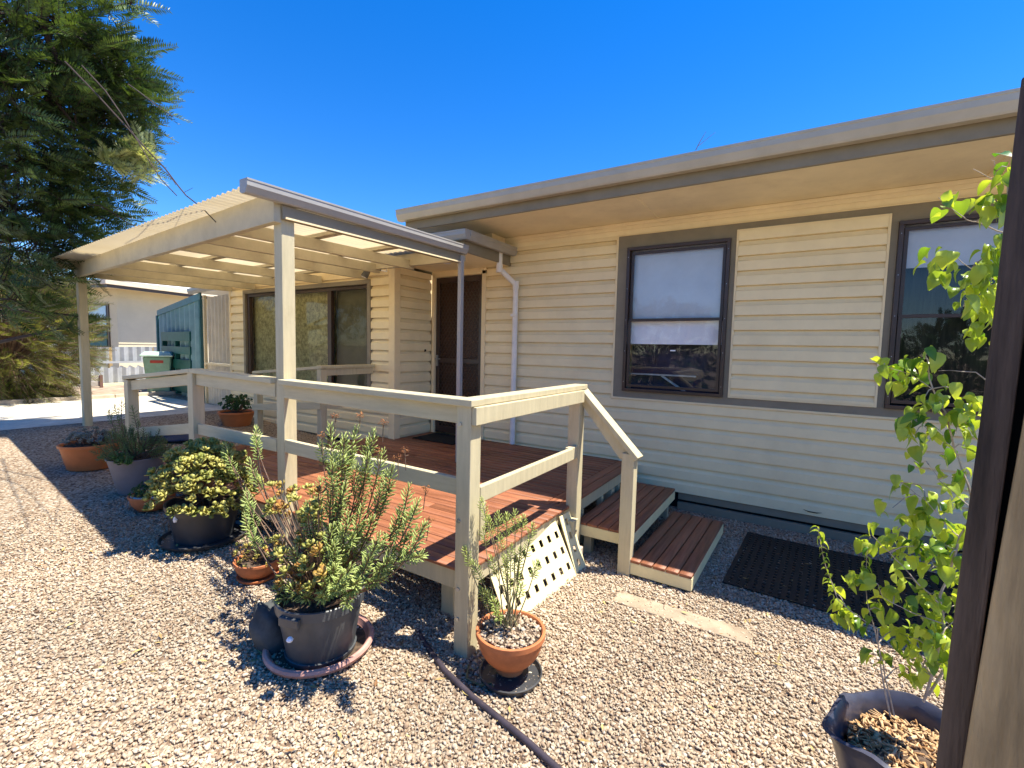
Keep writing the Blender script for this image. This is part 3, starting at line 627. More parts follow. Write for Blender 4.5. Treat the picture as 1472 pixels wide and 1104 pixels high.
# mats
mb = MB(); Mx = Matrix.Translation((.02, 3.42, 0)) @ Matrix.Rotation(R(-3), 4, 'Z'); L, Wd, p, w = 1.75, 1.1, .050, .030
nx_ = int(L/p); ny_ = int(Wd/p)
for i in range(nx_+1): mb.box(-.40+i*p, -.40+i*p+w, 0, Wd, .012, .018, Mx)
for j in range(ny_+1): mb.box(-.40, -.40+L, j*p, j*p+w, .0125, .0175, Mx)
tag(mb.build('rubber_mat', M_RUBBER), 'black perforated rubber mat on shaded gravel beside the lowest step', 'mat')
tag(MB().box(-4.22, -3.55, 4.35, 4.83, .421, .433).build('door_mat', M_BLACK, bevel=.004), 'black door mat on the deck in front of the screen door', 'mat')
mb = MB(); c = Vector((-7.15, 2.75, .375)); mb.lathe([(.62, 0), (.62, .012), (.6, .016), (0, .016)], (0, 0, 0), 40)
mb.v = [(c.x+v[0]*1.0, c.y+v[1]*.55, gz(-7.15)+.003+v[2]) for v in mb.v]
tag(mb.build('navy_mat', M_NAVY), 'navy oval mat on the ground at the foot of the ramp', 'mat')

# ---------------------------------------------------------------- hose
pts = [Pz(*q, .014) for q in ((560, 850), (590, 890), (612, 927), (640, 965), (680, 1003), (720, 1035), (760, 1068), (800, 1104), (850, 1150))]
tag(MB().tube(pts, .0145, 12).build('garden_hose', M_HOSE, smooth=True), 'dark purple-black irrigation hose snaking over the gravel past the corner post', 'hose')
tag(MB().tube([Vector((-1.33, 1.78, .012)), Vector((-1.28, 1.70, .012)), Vector((-1.2, 1.70, .014)), Vector((-1.16, 1.74, .013)), Vector((-1.12, 1.70, .012))], .006, 8).build('thin_hose', mat('olive_hose', (.15, .13, .06), .6), smooth=True), 'thin olive drip tube looped at the foot of the corner post', 'hose')

# ---------------------------------------------------------------- pots and their plants
L_SUC = leafmat('green_succulent_leaf', (.24, .34, .09), (.60, .66, .24), .28)
L_SUCD = leafmat('dark_green_succulent_leaf', (.08, .16, .05), (.17, .26, .08), .2)
L_JADEY = leafmat('yellow_jade_leaf', (.24, .25, .05), (.62, .56, .16), .2)
L_JADEO = leafmat('bronze_jade_leaf', (.38, .14, .04), (.50, .44, .10), .2)
L_JADEG = leafmat('dark_jade_leaf', (.03, .08, .02), (.07, .15, .04), .1)
L_GREY = leafmat('grey_succulent_leaf', (.16, .20, .17), (.30, .33, .30), .1)
L_FLOW = leafmat('brown_flower', (.30, .10, .04), (.45, .22, .08), .2)
L_SAP = leafmat('lime_leaf', (.08, .20, .02), (.56, .66, .09), .42, .3, .5)
def pot(name, label, cat, x, y, z, h, rt_, rb, m, rim=.014, rimh=.03, wob=0, soil=.04, grp=None, band=False):
    e = thing(name, label, cat, (x, y, z), grp)
    pr = [(rb*.9, 0), (rb, .004)]
    if band: pr += [(rb+(rt_-rb)*.7, h*.72), (rt_*.985, h*.8)]
    pr += [(rt_-rim*.3-(0 if not band else 0), h-rimh), (rt_+rim*.5, h-rimh+.002), (rt_+rim*.55, h-.003), (rt_+rim*.2, h), (rt_-rim*.6, h-.002), (rt_-rim, h-.01), ((rt_-rim)*.96, h-soil-.02)]
    if m is M_TERRA: pr = pr[:2]+[(rb+(rt_-rim*.3-rb)*math.sin(t*math.pi/2), (h-rimh)*(1-math.cos(t*math.pi/2))*.55+(h-rimh)*t*.45) for t in (.15, .3, .45, .6, .75, .88)]+pr[2:]
    b = MB().lathe(pr, (x, y, z), 48, wob); b.f = [f for f in b.f if len(f) == 4 or f[0] < 60]
    body = b.build('bowl', m, e, smooth=True)
    n = 10; s = MB(); ring = []
    vs = [Vector((x, y, z+h-soil+.012))]; fs = []
    for i in range(1, 7):
        for k in range(24):
            a = 2*math.pi*k/24; rr = (rt_-rim)*.965*i/6; vs.append(Vector((x+rr*math.cos(a), y+rr*math.sin(a), z+h-soil+random.uniform(-.006, .008)+(.01*(1-i/6)))))
    for k in range(24): fs.append((0, 1+k, 1+(k+1) % 24))
    for i in range(5):
        for k in range(24): fs.append((1+i*24+k, 1+i*24+(k+1) % 24, 1+(i+1)*24+(k+1) % 24, 1+(i+1)*24+k))
    s.add(vs, fs).build('soil', M_SOIL, e, smooth=True)
    return e
def plant(name, label, loc, cat='plant', group=None): return thing(name, label, cat, loc, group)
class Plant:
    def __init__(s): s.st = MB(); s.B = {}
    def b(s, key, t):
        if key not in s.B: s.B[key] = Batch(*t)
        return s.B[key]
    def shoot(s, a, b, leafy=.16, ll=.032, key='suc', bow=.25, r=.0035, gap=.0075, bend=None, per=2):
        a, b = Vector(a), Vector(b); L = (b-a).length
        mid = (a+b)/2+Vector(((b.x-a.x)*bow, (b.y-a.y)*bow, -(b.z-a.z)*bow*.5))+rv(L*.03)
        pts = bez(a, mid, b, 10); s.st.tube(pts, [r*1.25-(r*.6)*i/9 for i in range(10)], 5, False)
        B = s.b(key, TPL[key]); d = 0; ph = random.random()*6; cum = [0]
        for i in range(9): cum.append(cum[-1]+(pts[i+1]-pts[i]).length)
        tot = cum[-1]; d = tot
        while d > max(0, tot-leafy):
            i = max(j for j in range(10) if cum[j] <= d+1e-9); i = min(i, 8); f = (d-cum[i])/max(1e-6, cum[i+1]-cum[i]); p = pts[i].lerp(pts[i+1], f); t = (pts[i+1]-pts[i]).normalized()
            X, Y, Z = frame(t); q = (tot-d)/leafy
            for k in range(per):
                an = ph+k*2*math.pi/per; rd = (X*math.cos(an)+Z*math.sin(an)); op = .35+.75*min(1, q*2.2+.1)
                dr = (t*(1.05-op*.75)+rd*op+rv(.08)).normalized(); upv = (t-dr*t.dot(dr)).normalized(); sd = dr.cross(upv)
                l_ = ll*(.55+.5*min(1, q*3+.1))*(1-.25*q)*random.uniform(.85, 1.15)
                B.put(p+rd*r*.6, sd*l_, dr*l_, upv*l_, min(1, max(0, random.gauss(.75-.6*q, .15))))
            ph += math.pi/2+.15 if per == 2 else .9; d -= gap*random.uniform(.85, 1.2)
    def rosette(s, p, t, r=.028, key='jade', n=7, val=None):
        p = Vector(p); t = Vector(t).normalized(); X, Y, Z = frame(t); B = s.b(key, TPL[key]); ph = random.random()*6; v0 = random.random() if val is None else val
        for k in range(n):
            an = ph+k*2.4; q = k/n; rd = X*math.cos(an)+Z*math.sin(an); dr = (rd*(1-.6*q)+t*(.25+.9*q)+rv(.07)).normalized(); upv = (t-dr*t.dot(dr)).normalized(); sd = dr.cross(upv); l_ = r*(1.15-.45*q)*random.uniform(.85, 1.1)
            B.put(p+t*(.012*q), sd*l_, dr*l_, upv*l_, min(1, max(0, v0*.6+random.random()*.4)))
    def flower(s, p, r=.02):
        s.fl = getattr(s, 'fl', []); B = Batch(*TPL['flow']); s.fl.append(B)
        for k in range(26):
            d = rv(1).normalized(); d.z = abs(d.z); q = Vector(p)+d*r*random.uniform(.3, 1.1); X, Y, Z = frame(d+rv(.4)); B.put(q, X*.009, Y*.009, Z*.009)
        for k in range(5): s.st.tube([Vector(p)-Vector((0, 0, .02)), Vector(p)+rv(r*.5)], .0012, 4, False)
    def build(s, e, mats, stem=None):
        if s.st.v: s.st.build('stem', stem or M_STEM, e, smooth=True)
        for k, B in s.B.items():
            if B.M: B.build('foliage', mats[k], e)
        for B in getattr(s, 'fl', []): B.build('flower_head', mats['flow'], e)
TPL = dict(suc=tmpl_linear(.10, .08, .28), jade=tmpl_round(), flow=tmpl_round(.5, .2, .1), grey=tmpl_round(.3, .12, .3), fine=tmpl_flat(.11, .12), ov=tmpl_ovate(.34, .75, .22), ov2=tmpl_ovate(.30, 1.25, .3), jade2=tmpl_round(.34, .1, .2))

# big grey bucket
P6 = Vector((-2.00, 1.42, gz(-2.0)+.02))
e6 = pot('plant_bucket', 'big charcoal bucket with handle slots on a pink saucer near the camera', 'plant pot', P6.x, P6.y, P6.z, .30, .205, .160, M_BLKPOT2, .012, .05, .004, .035)
MB().lathe([(.20, 0), (.24, .004), (.262, .018), (.268, .034), (.262, .046), (.250, .050), (.240, .044), (.236, .030), (.228, .012), (0, .010)], (P6.x-.035, P6.y+.02, gz(-2)-.002), 48).build('saucer', M_PINK, smooth=True, label='faded pink round saucer under the big charcoal bucket', cat='saucer')
MB().lathe([(.224, 0), (0, .003)], (P6.x-.035, P6.y+.02, gz(-2)+.013), 40).build('saucer_disc', M_SOIL, smooth=True, label='dark flat silt lying in the pink saucer', cat='disc')  # flat dark disc inside the saucer
MB().lathe([(.168, 0), (.172, .02), (.168, .022)], (P6.x, P6.y, P6.z), 40).build('base_ring', M_BLKPOT2, e6)
for an in (R(-75), R(105)):
    mb = MB(); c = Vector((P6.x+.213*math.cos(an), P6.y+.213*math.sin(an), P6.z+.255)); T = Matrix.Translation(c) @ Matrix.Rotation(an+R(90), 4, 'Z'); mb.box(-.055, .055, -.012, .01, -.022, .022, T); mb.build('handle_lug', M_BLKPOT2, e6, bevel=.004)
MB().lathe([(0, .0), (.012, .004), (.016, .012), (.010, .022), (0, .028)], (-1.93, 1.205, P6.z+.17), 10).build('shell_sticker', M_WHITE, e6)
bm = bmesh.new(); bmesh.ops.create_icosphere(bm, subdivisions=3, radius=1)
for v in bm.verts:
    c = v.co; nrm = .12*math.sin(5*c.x+2)+.1*math.sin(7*c.y+c.z*4); c *= (1+nrm); c.x *= .055; c.y *= .085; c.z = max(c.z, -.75)*.155
me = bpy.data.meshes.new('rock'); bm.to_mesh(me); bm.free(); me.materials.append(M_ROCK); ro = link(bpy.data.objects.new('rock', me)); ro.location = Pz(392, 928, .06)+Vector((0, 0, .07)); ro.rotation_euler = (R(12), R(-14), R(-20))
for p in me.polygons: p.use_smooth = True
tag(ro, 'upright dark grey rock on the pink saucer against the charcoal bucket', 'rock')
pl6 = plant('succulent_bush', 'tall sprawling fleshy-leaved succulent with brown seed heads in the charcoal bucket', P6+Vector((0, 0, .28)))
P = Plant(); base = P6+Vector((0, 0, .27))
tips = [(368, 615, .30), (323, 640, .25), (358, 661, .2), (354, 707, .1), (352, 740, .05), (475, 613, .05), (495, 628, .0), (512, 616, .1), (537, 621, .15), (490, 645, .0), (528, 657, .1), (564, 672, .15), (588, 700, .1), (601, 722, .05), (610, 755, .0),
        (545, 770, -.05), (496, 697, .0), (478, 668, -.05), (441, 725, -.1), (474, 722, -.05), (477, 757, -.1), (515, 690, .1), (520, 730, .0), (500, 740, -.05), (548, 700, .1), (585, 770, .05), (565, 790, 0), (530, 800, -.08), (512, 780, .05), (505, 655, .12), (460, 690, .1), (550, 650, .2), (575, 735, .12), (420, 790, -.15), (406, 838, -.18), (395, 846, -.16), (417, 846, -.2), (480, 815, -.15), (492, 825, -.18), (505, 815, -.15), (482, 790, -.12), (515, 835, -.14), (468, 838, -.17), (490, 790, 0), (535, 745, .05)]
for i, (px, py, dy) in enumerate(tips):
    tp_ = Py(px, py, P6.y+dy); L = (tp_-base).length; src = base+Vector((random.uniform(-.09, .09), random.uniform(-.09, .09), -.02))
    P.shoot(src, tp_, min(.26, max(.09, L*.55)), .047, 'suc', .28 if abs(px-460) > 60 else .1, .0042, .0100)
    if L > .2:
        for kk in range(1): P.shoot(src.lerp(tp_, .45), tp_+Vector((random.uniform(-.05, .05), random.uniform(-.05, .05), random.uniform(-.12, -.03))), .11, .038, 'suc', .1, .003, .0065)
for (px, py, dy) in [(482, 601, .05), (518, 600, .1), (551, 610, .18), (462, 628, 0), (543, 650, .15), (582, 650, .2), (612, 705, .1), (617, 750, .05), (495, 675, .02), (572, 660, .16)]:
    q = Py(px, py, P6.y+dy); P.flower(q, .021); P.st.tube([q, q+Vector((random.uniform(-.02, .02), 0, -.09))], .002, 4, False)
for k in range(76):      # bronze and yellow jade on the left of the bucket
    if k < 44: q = Py(random.uniform(385, 470), random.uniform(695, 795), P6.y+random.uniform(-.12, .12))
    else: q = Py(random.uniform(400, 470), random.uniform(785, 850), P6.y-random.uniform(.08, .2))
    P.rosette(q, (random.uniform(-.5, .3), -.4+random.uniform(-.4, .3), .8), random.uniform(.030, .044), 'jade' if k % 3 else 'jade2', 8)
    P.st.tube(bez(base+rv(.04), (base+q)/2+Vector((0, 0, -.03)), q, 6), .003, 5, False)
for k in range(30):
    a = random.uniform(0, 6.28); rr = random.uniform(0, .15); q = base+Vector((rr*math.cos(a), rr*math.sin(a), 0)); P.st.tube([q, q+rv(.03)+Vector((0, 0, .12))], .003, 5, False)
P.build(pl6, dict(suc=L_SUC, jade=L_JADEY, jade2=L_JADEO, flow=L_FLOW))

# bowl at the corner post
P7 = Vector((-1.135, 1.86, .06))
mb = MB(); mb.lathe([(.12, 0), (.145, .004), (.155, .03), (.148, .032), (.138, .010), (0, .008)], (P7.x+.015, P7.y-.015, .003), 40)
tag(mb.build('saucer', M_BLKPOT, smooth=True), 'black saucer on the gravel under the terracotta bowl at the corner post', 'saucer')
e7 = pot('terracotta_bowl', 'round terracotta bowl on a black saucer against the corner post', 'plant pot', P7.x, P7.y, .058, .177, .165, .07, M_TERRA, .012, .03, 0, .02)
# round the bowl profile
MB().lathe([(.07, 0), (.072, .03), (.05, .031)], (P7.x, P7.y, .030), 30).build('foot', M_TERRA, e7)
B = Batch(ico_v, ico_f)
for k in range(420):
    a = random.uniform(0, 6.28); rr = .148*math.sqrt(random.random()); X, Y, Z = frame(rv(1)); s_ = random.uniform(.004, .011); B.put((P7.x+rr*math.cos(a), P7.y+rr*math.sin(a), .222+random.uniform(-.004, .008)), X*s_*1.3, Y*s_, Z*s_*.6, random.betavariate(3, 2))
B.build('pebble_mulch', M_STONE, e7, smooth=False, kind='stuff')
pl7 = plant('succulent_plant', 'sparse pale green succulent with bare stems in the terracotta bowl at the corner post', (P7.x, P7.y, .22))
P = Plant(); base = Vector((P7.x-.03, P7.y+.02, .22))
for (px, py, dy) in [(692, 718, 0), (716, 738, 0), (728, 740, .03), (740, 736, .02), (752, 742, .05), (766, 755, .05), (735, 785, 0), (748, 790, .02), (668, 788, -.05), (680, 808, -.04), (695, 760, .02), (705, 800, .02), (772, 808, .0), (725, 800, .05), (745, 815, .05), (690, 845, -.04), (700, 850, -.05), (712, 880, -.08), (708, 862, -.08), (750, 840, 0), (718, 770, .06), (760, 780, .06), (700, 742, .05), (730, 830, .05)]:
    tp_ = Py(px, py, P7.y+dy); P.shoot(base+rv(.02), tp_, random.uniform(.08, .13), .032, 'suc', .12, .0030, .0055)
P.build(pl7, dict(suc=leafmat('lime_succulent_leaf', (.32, .42, .10), (.66, .72, .26), .3)), M_STEMG)

# big black pot with yellow jade
P4 = Vector((-3.70, 1.65, gz(-3.74)))
MB().lathe([(.2, 0), (.265, .004), (.285, .032), (.277, .034), (.262, .012), (0, .010)], (P4.x, P4.y, P4.z+.004), 40).build('saucer', M_BLKPOT, smooth=True, label='wide black saucer under the big black pot of yellow jade', cat='saucer')
e4 = pot('plant_pot', 'big black plastic pot with a small white patch holding yellow jade', 'plant pot', P4.x, P4.y, P4.z+.015, .28, .235, .185, M_BLKPOT, .014, .035, .003, .04, band=True)
q = Pz(272, 736, P4.z+.2); q = Vector((P4.x, P4.y, P4.z+.21))+Vector((.05, -.222, 0)); q = Vector((P4.x+.228*math.cos(R(-72)), P4.y+.228*math.sin(R(-72)), P4.z+.20))
MB().lathe([(0, 0), (.010, .004), (.014, .02), (.010, .032), (.006, .042), (0, .044)], (q.x, q.y, q.z), 12).build('white_patch', M_WHITE, e4)
pl4 = plant('jade_bush', 'dense bushy yellow-green jade plant in the big black pot', P4+Vector((0, 0, .26)))
P = Plant(); base = P4+Vector((0, 0, .25))
for k in range(330):
    a = random.uniform(0, 6.283); e_ = random.uniform(-.25, 1.45); rr = random.uniform(.72, 1.03)
    d = Vector((math.cos(a)*math.cos(e_)*.40, math.sin(a)*math.cos(e_)*.32, math.sin(e_)*.34+.10))*rr
    q = base+d+Vector((.03, 0, .02)); v_ = min(1, max(0, random.gauss(.55, .25)))
    P.rosette(q, d+Vector((0, 0, .15)), random.uniform(.036, .052), 'jade' if random.random() < .75 else 'jade2', 8, v_)
    if k % 3 == 0: P.st.tube(bez(base+rv(.03), base+d*.5+Vector((0, 0, .06)), q, 5), .004, 5, False)
P.build(pl4, dict(jade=L_JADEY, jade2=leafmat('olive_jade_leaf', (.10, .16, .03), (.34, .32, .07), .15)))

# small bowls
x5, y5 = -2.90, 1.60; z5 = gz(x5)
MB().lathe([(.07, 0), (.115, .003), (.125, .02), (.118, .021), (.108, .008), (0, .007)], (x5, y5, z5+.006), 36).build('saucer', M_TERRA, smooth=True, label='shallow terracotta saucer under the small sunlit terracotta bowl', cat='saucer')
e5 = pot('terracotta_bowl', 'small sunlit terracotta bowl of bronze succulents beside the bucket', 'plant pot', x5, y5, z5+.014, .115, .135, .065, M_TERRA, .010, .018, 0, .02)
pl5 = plant('succulent_plant', 'small bronze and green succulents in the small sunlit terracotta bowl', (x5, y5, z5+.11))
P = Plant(); base = Vector((x5, y5, z5+.11))
for px, py in [(352, 738), (360, 760), (372, 765), (350, 775), (380, 775), (365, 785)]: P.shoot(base+rv(.03), Py(px, py, y5+random.uniform(-.04, .05)), .09, .026, 'suc', .1, .003)
for k in range(34):
    q = base+Vector((random.uniform(-.13, .16), random.uniform(-.12, .1), random.uniform(.0, .13))); P.rosette(q, (q-base)+Vector((0, 0, .1)), random.uniform(.016, .026), random.choice(['jade', 'jade2']), 8)
    P.st.tube([base+rv(.02), q], .0022, 5, False)
for k in range(30): q = base+Vector((random.uniform(-.17, -.05), random.uniform(-.1, .1), random.uniform(-.01, .09))); P.rosette(q, (-.4, -.2, .6), .016, 'grey', 6)
P.build(pl5, dict(suc=L_SUC, jade=L_JADEO, jade2=L_JADEY, grey=leafmat('dead_leaf', (.16, .09, .07), (.30, .20, .16), .1)))
x3, y3 = -4.55, 1.64; z3 = gz(x3)
e3 = pot('terracotta_bowl', 'small shaded terracotta bowl with white pebbles between the grey and black pots', 'plant pot', x3, y3, z3, .135, .16, .085, M_TERRA, .010, .02, 0, .02)
pl3 = plant('succulent_plant', 'low dark succulent mound in the small shaded terracotta bowl', (x3, y3, z3+.12))
P = Plant(); base = Vector((x3, y3, z3+.12))
for k in range(90):
    a = random.uniform(0, 6.28); rr = .14*math.sqrt(random.random()); q = base+Vector((rr*math.cos(a)-.01, rr*math.sin(a), .09*(1-(rr/.16)**2)+random.uniform(-.02, .02))); P.rosette(q, (q-base)*2+Vector((0, 0, .2)), .022, 'jade2' if k % 6 else 'jade', 6)
P.build(pl3, dict(jade2=L_JADEG, jade=L_JADEY))
B = Batch(ico_v, ico_f)
for k in range(14): a = random.uniform(3.6, 6.2); X, Y, Z = frame(rv(1)); B.put((x3+.135*math.cos(a), y3+.135*math.sin(a), z3+.13), X*.016, Y*.012, Z*.008, 1)
B.build('white_pebble', mat('white_pebble_stone', (.7, .68, .64), .7), e3, kind='stuff')
# grey pot
x2, y2 = -5.10, 1.725; z2 = gz(x2)
e2 = pot('plant_pot', 'tall grey plastic pot tapering down, by the ramp post', 'plant pot', x2, y2, z2-.005, .33, .215, .14, M_GREYPOT, .010, .012, 0, .03)
pl2 = plant('succulent_bush', 'dark green bushy succulent in the tall grey pot', (x2, y2, z2+.3))
P = Plant(); base = Vector((x2, y2, z2+.28))
for k in range(70):
    a = random.uniform(0, 6.28); e_ = random.uniform(0, 1.3); d = Vector((math.cos(a)*math.cos(e_)*.36, math.sin(a)*math.cos(e_)*.3, .05+math.sin(e_)*.30)); P.shoot(base+rv(.05), base+d*random.uniform(.75, 1.05), .16, .034, 'suc', .2, .003, .009)
for px, py in [(157, 590), (165, 583), (175, 577), (171, 600), (190, 585)]: P.shoot(base+rv(.05), Py(px, py, y2+.02), .2, .04, 'suc', .1, .0035, .013)
for k in range(16): q = base+Vector((random.uniform(-.2, .25), random.uniform(-.2, -.1), random.uniform(0, .08))); P.rosette(q, (0, -.4, .8), .04, 'jade', 6)
P.build(pl2, dict(suc=L_SUCD, jade=leafmat('mid_green_leaf', (.08, .17, .04), (.16, .28, .07), .2)))
# wide orange pot
x1_, y1_ = -6.15, 1.70; z1_ = gz(x1_)
e1 = pot('plant_pot', 'wide orange pot with rolled rim, leftmost of the row of pots', 'plant pot', x1_, y1_, z1_-.005, .26, .245, .19, M_TERRA2, .016, .03, 0, .03)
pl1 = plant('succulent_plant', 'grey-green succulent in the wide orange pot', (x1_, y1_, z1_+.23))
P = Plant(); base = Vector((x1_, y1_, z1_+.22))
for k in range(80):
    a = random.uniform(0, 6.28); rr = .2*math.sqrt(random.random()); q = base+Vector((rr*math.cos(a), rr*math.sin(a), .14*(1-(rr/.24)**2)*random.uniform(.5, 1.2)+.02)); P.rosette(q, (q-base)+Vector((0, 0, .12)), random.uniform(.025, .038), 'grey', 7); P.st.tube([base+rv(.04), q], .003, 5, False)
P.build(pl1, dict(grey=L_GREY))
# pot by the window wing
x8, y8 = -7.25, 3.72; z8 = .36
e8 = pot('plant_pot', 'squat terracotta coloured pot with a jade plant against the window wing', 'plant pot', x8, y8, z8-.01, .22, .245, .18, M_TERRA2, .018, .03, 0, .03)
pl8 = plant('jade_bush', 'dark green jade plant in the pot against the window wing', (x8, y8, z8+.2))
P = Plant(); base = Vector((x8, y8, z8+.19))
for k in range(110):
    a = random.uniform(0, 6.28); e_ = random.uniform(-.1, 1.3); d = Vector((math.cos(a)*math.cos(e_)*.27, math.sin(a)*math.cos(e_)*.2, .10+math.sin(e_)*.17))*random.uniform(.6, 1); P.rosette(base+d, d, .036, 'jade', 7)
    if k % 4 == 0: P.st.tube([base, base+d], .006, 5, False)
P.build(pl8, dict(jade=L_JADEG))

# sapling in a grow bag, right foreground
P9 = Vector((.395, 1.86, 0))
e9 = thing('grow_bag', 'black plastic planter bag of wood chips holding the sapling by the timber post', 'plant pot', P9)
mb = MB(); n = 64; prof = [(.16, 0), (.19, .1), (.205, .25), (.21, .36), (.222, .395), (.228, .40), (.215, .405), (.2, .385), (.195, .34), (.192, .30)]; vs = []
for r_, z in prof:
    for k in range(n):
        a = 2*math.pi*k/n; wv = 1+(.02*math.sin(3*a+z*6)+.014*math.sin(8*a+z*11)+.008*math.sin(17*a))*(.4+z*2); pull = .05*max(0, math.cos(a-R(200)))**14*(z/.4)**2
        vs.append((P9.x+(r_*wv+pull)*math.cos(a), P9.y+(r_*wv+pull)*math.sin(a), z+.012*math.sin(5*a)*(z/.4)**2))
mb.add(vs, [(i*n+k, i*n+(k+1) % n, (i+1)*n+(k+1) % n, (i+1)*n+k) for i in range(len(prof)-1) for k in range(n)])
mb.build('bag', mat('black_bag_plastic', (.05, .05, .07), .35, .2, 9, .5, 15, spec=.5), e9, smooth=True)
MB().lathe([(.19, .305), (.1, .33), (0, .335)], P9, 32).build('soil', M_SOIL, e9, smooth=True)
B = Batch([(x, y, z) for x in (-.5, .5) for y in (-.5, .5) for z in (-.5, .5)], [(0, 1, 3, 2), (4, 6, 7, 5), (0, 4, 5, 1), (2, 3, 7, 6), (0, 2, 6, 4), (1, 5, 7, 3)])
for k in range(900):
    a = random.uniform(0, 6.28); rr = .19*math.sqrt(random.random()); X, Y, Z = frame(Vector((random.gauss(0, 1), random.gauss(0, 1), random.gauss(0, .35))), random.uniform(0, 6)); l_ = random.uniform(.012, .04)
    B.put((P9.x+rr*math.cos(a), P9.y+rr*math.sin(a), .325+random.uniform(0, .02)), X*.007*random.uniform(.6, 1.6), Y*l_, Z*.003)
B.build('wood_chips', leafmat('wood_chip', (.35, .19, .08), (.68, .48, .27), 0, .8, .1), e9, smooth=False, kind='stuff')
sap = plant('sapling', 'leafy lime green sapling in the black planter bag in front of the right window', P9+Vector((0, 0, .33)), 'sapling')
P = Plant(); YS = 1.88
def W9(q, dy=0): return Py(q[0], q[1], YS+dy)
stems = [([(1330, 1010), (1356, 897), (1351, 856), (1364, 827), (1380, 773), (1399, 732), (1392, 698), (1372, 644), (1361, 598), (1340, 558), (1331, 517), (1330, 501)], .006, 0),
         ([(1280, 1030), (1266, 960), (1261, 905), (1225, 880), (1203, 860), (1187, 814), (1175, 757)], .0035, -.02), ([(1285, 1030), (1269, 950), (1249, 876), (1243, 843), (1247, 786)], .003, .0),
         ([(1351, 870), (1306, 823), (1277, 794), (1253, 769)], .003, -.03), ([(1335, 1000), (1400, 900), (1425, 780), (1440, 640), (1444, 520), (1440, 436), (1444, 404), (1449, 336), (1450, 290), (1447, 250)], .0055, .05),
         ([(1340, 558), (1308, 537), (1272, 526)], .002, -.02), ([(1431, 560), (1404, 535), (1349, 533)], .0028, .03), ([(1431, 550), (1430, 530), (1424, 515)], .0018, .03), ([(1449, 336), (1404, 320), (1385, 313), (1349, 284)], .0028, .04),
         ([(1444, 404), (1408, 395), (1376, 372), (1349, 361)], .0025, .03), ([(1440, 436), (1395, 422), (1385, 440)], .002, .04), ([(1458, 272), (1431, 259), (1399, 243)], .0022, .05), ([(1431, 259), (1432, 238), (1425, 230)], .0015, .05),
         ([(1372, 621), (1385, 600), (1397, 585)], .002, .0), ([(1372, 644), (1345, 625), (1317, 605)], .002, -.03), ([(1399, 732), (1350, 690), (1335, 668)], .002, -.04), ([(1380, 773), (1330, 720), (1292, 692)], .002, -.03),
         ([(1364, 827), (1400, 790), (1425, 760)], .0025, .02), ([(1364, 827), (1320, 790), (1290, 760)], .002, .03), ([(1356, 897), (1310, 880), (1270, 860), (1262, 840)], .0025, -.04), ([(1325, 960), (1345, 920), (1395, 870)], .003, -.04), ([(1399, 732), (1420, 690), (1425, 660)], .002, .02)]
S3 = []
for q, r_, dy in stems:
    pts = [W9(c, dy+random.uniform(-.012, .012)) for c in q]
    fine = []
    for i in range(len(pts)-1):
        fine += [pts[i].lerp(pts[i+1], t)+rv(.0015) for t in (0, .34, .67)]
    fine.append(pts[-1]); P.st.tube(fine, [r_*.72*(1-.6*i/(len(fine)-1)) for i in range(len(fine))], 6); S3 += fine
def sleaf(p, out, size, key=None):
    out = Vector(out); d = (Vector((out.x, out.y, 0)).normalized()*random.uniform(.4, 1)+Vector((0, 0, random.uniform(-.9, .25)))).normalized()
    X, Y, Z = frame(d, random.uniform(-.6, .6)); s_ = size*random.uniform(.5, 1.25); w = random.uniform(.75, 1.15); P.b(key or random.choice(['ov', 'ov2']), TPL['ov']); k = key or random.choice(['ov', 'ov2']); B = P.b(k, TPL[k]); B.put(p, X*s_*w, Y*s_, Z*s_, min(1, max(0, random.gauss(.5, .28))))
cl = [(1270, 526, 6), (1290, 540, 6), (1330, 505, 4), (1322, 520, 4), (1335, 535, 5), (1310, 535, 4), (1317, 608, 10), (1345, 590, 8), (1300, 600, 5), (1330, 570, 5), (1370, 580, 5), (1397, 585, 9), (1390, 610, 8), (1375, 560, 4), (1335, 635, 4), (1315, 625, 6), (1385, 640, 5),
      (1372, 293, 7), (1430, 300, 9), (1445, 285, 8), (1448, 240, 5), (1440, 270, 7), (1462, 250, 5), (1349, 370, 7), (1362, 385, 7), (1408, 375, 3), (1440, 355, 8), (1425, 365, 6), (1395, 400, 8), (1425, 410, 8), (1412, 435, 8), (1432, 450, 8), (1400, 440, 6), (1420, 475, 8), (1385, 420, 4), (1440, 400, 7),
      (1327, 703, 6), (1370, 685, 7), (1343, 735, 9), (1315, 750, 9), (1290, 695, 3), (1283, 730, 3), (1327, 665, 4), (1360, 765, 9), (1380, 795, 8), (1380, 835, 7), (1314, 785, 8), (1286, 855, 9), (1327, 893, 8), (1294, 958, 5), (1339, 942, 8), (1355, 913, 8), (1364, 897, 7), (1315, 962, 5), (1261, 938, 5), (1232, 888, 7), (1211, 876, 6), (1240, 835, 8), (1265, 876, 6), (1302, 913, 8), (1395, 860, 5), (1400, 750, 7), (1250, 775, 5), (1270, 770, 6), (1335, 820, 6), (1345, 860, 7), (1300, 830, 5), (1290, 790, 6), (1200, 850, 3), (1372, 870, 5), (1385, 720, 5), (1345, 785, 7), (1325, 915, 7), (1305, 935, 6), (1345, 925, 6), (1375, 915, 6), (1285, 905, 6), (1330, 860, 6), (1365, 800, 6), (1395, 820, 6), (1350, 960, 4)]
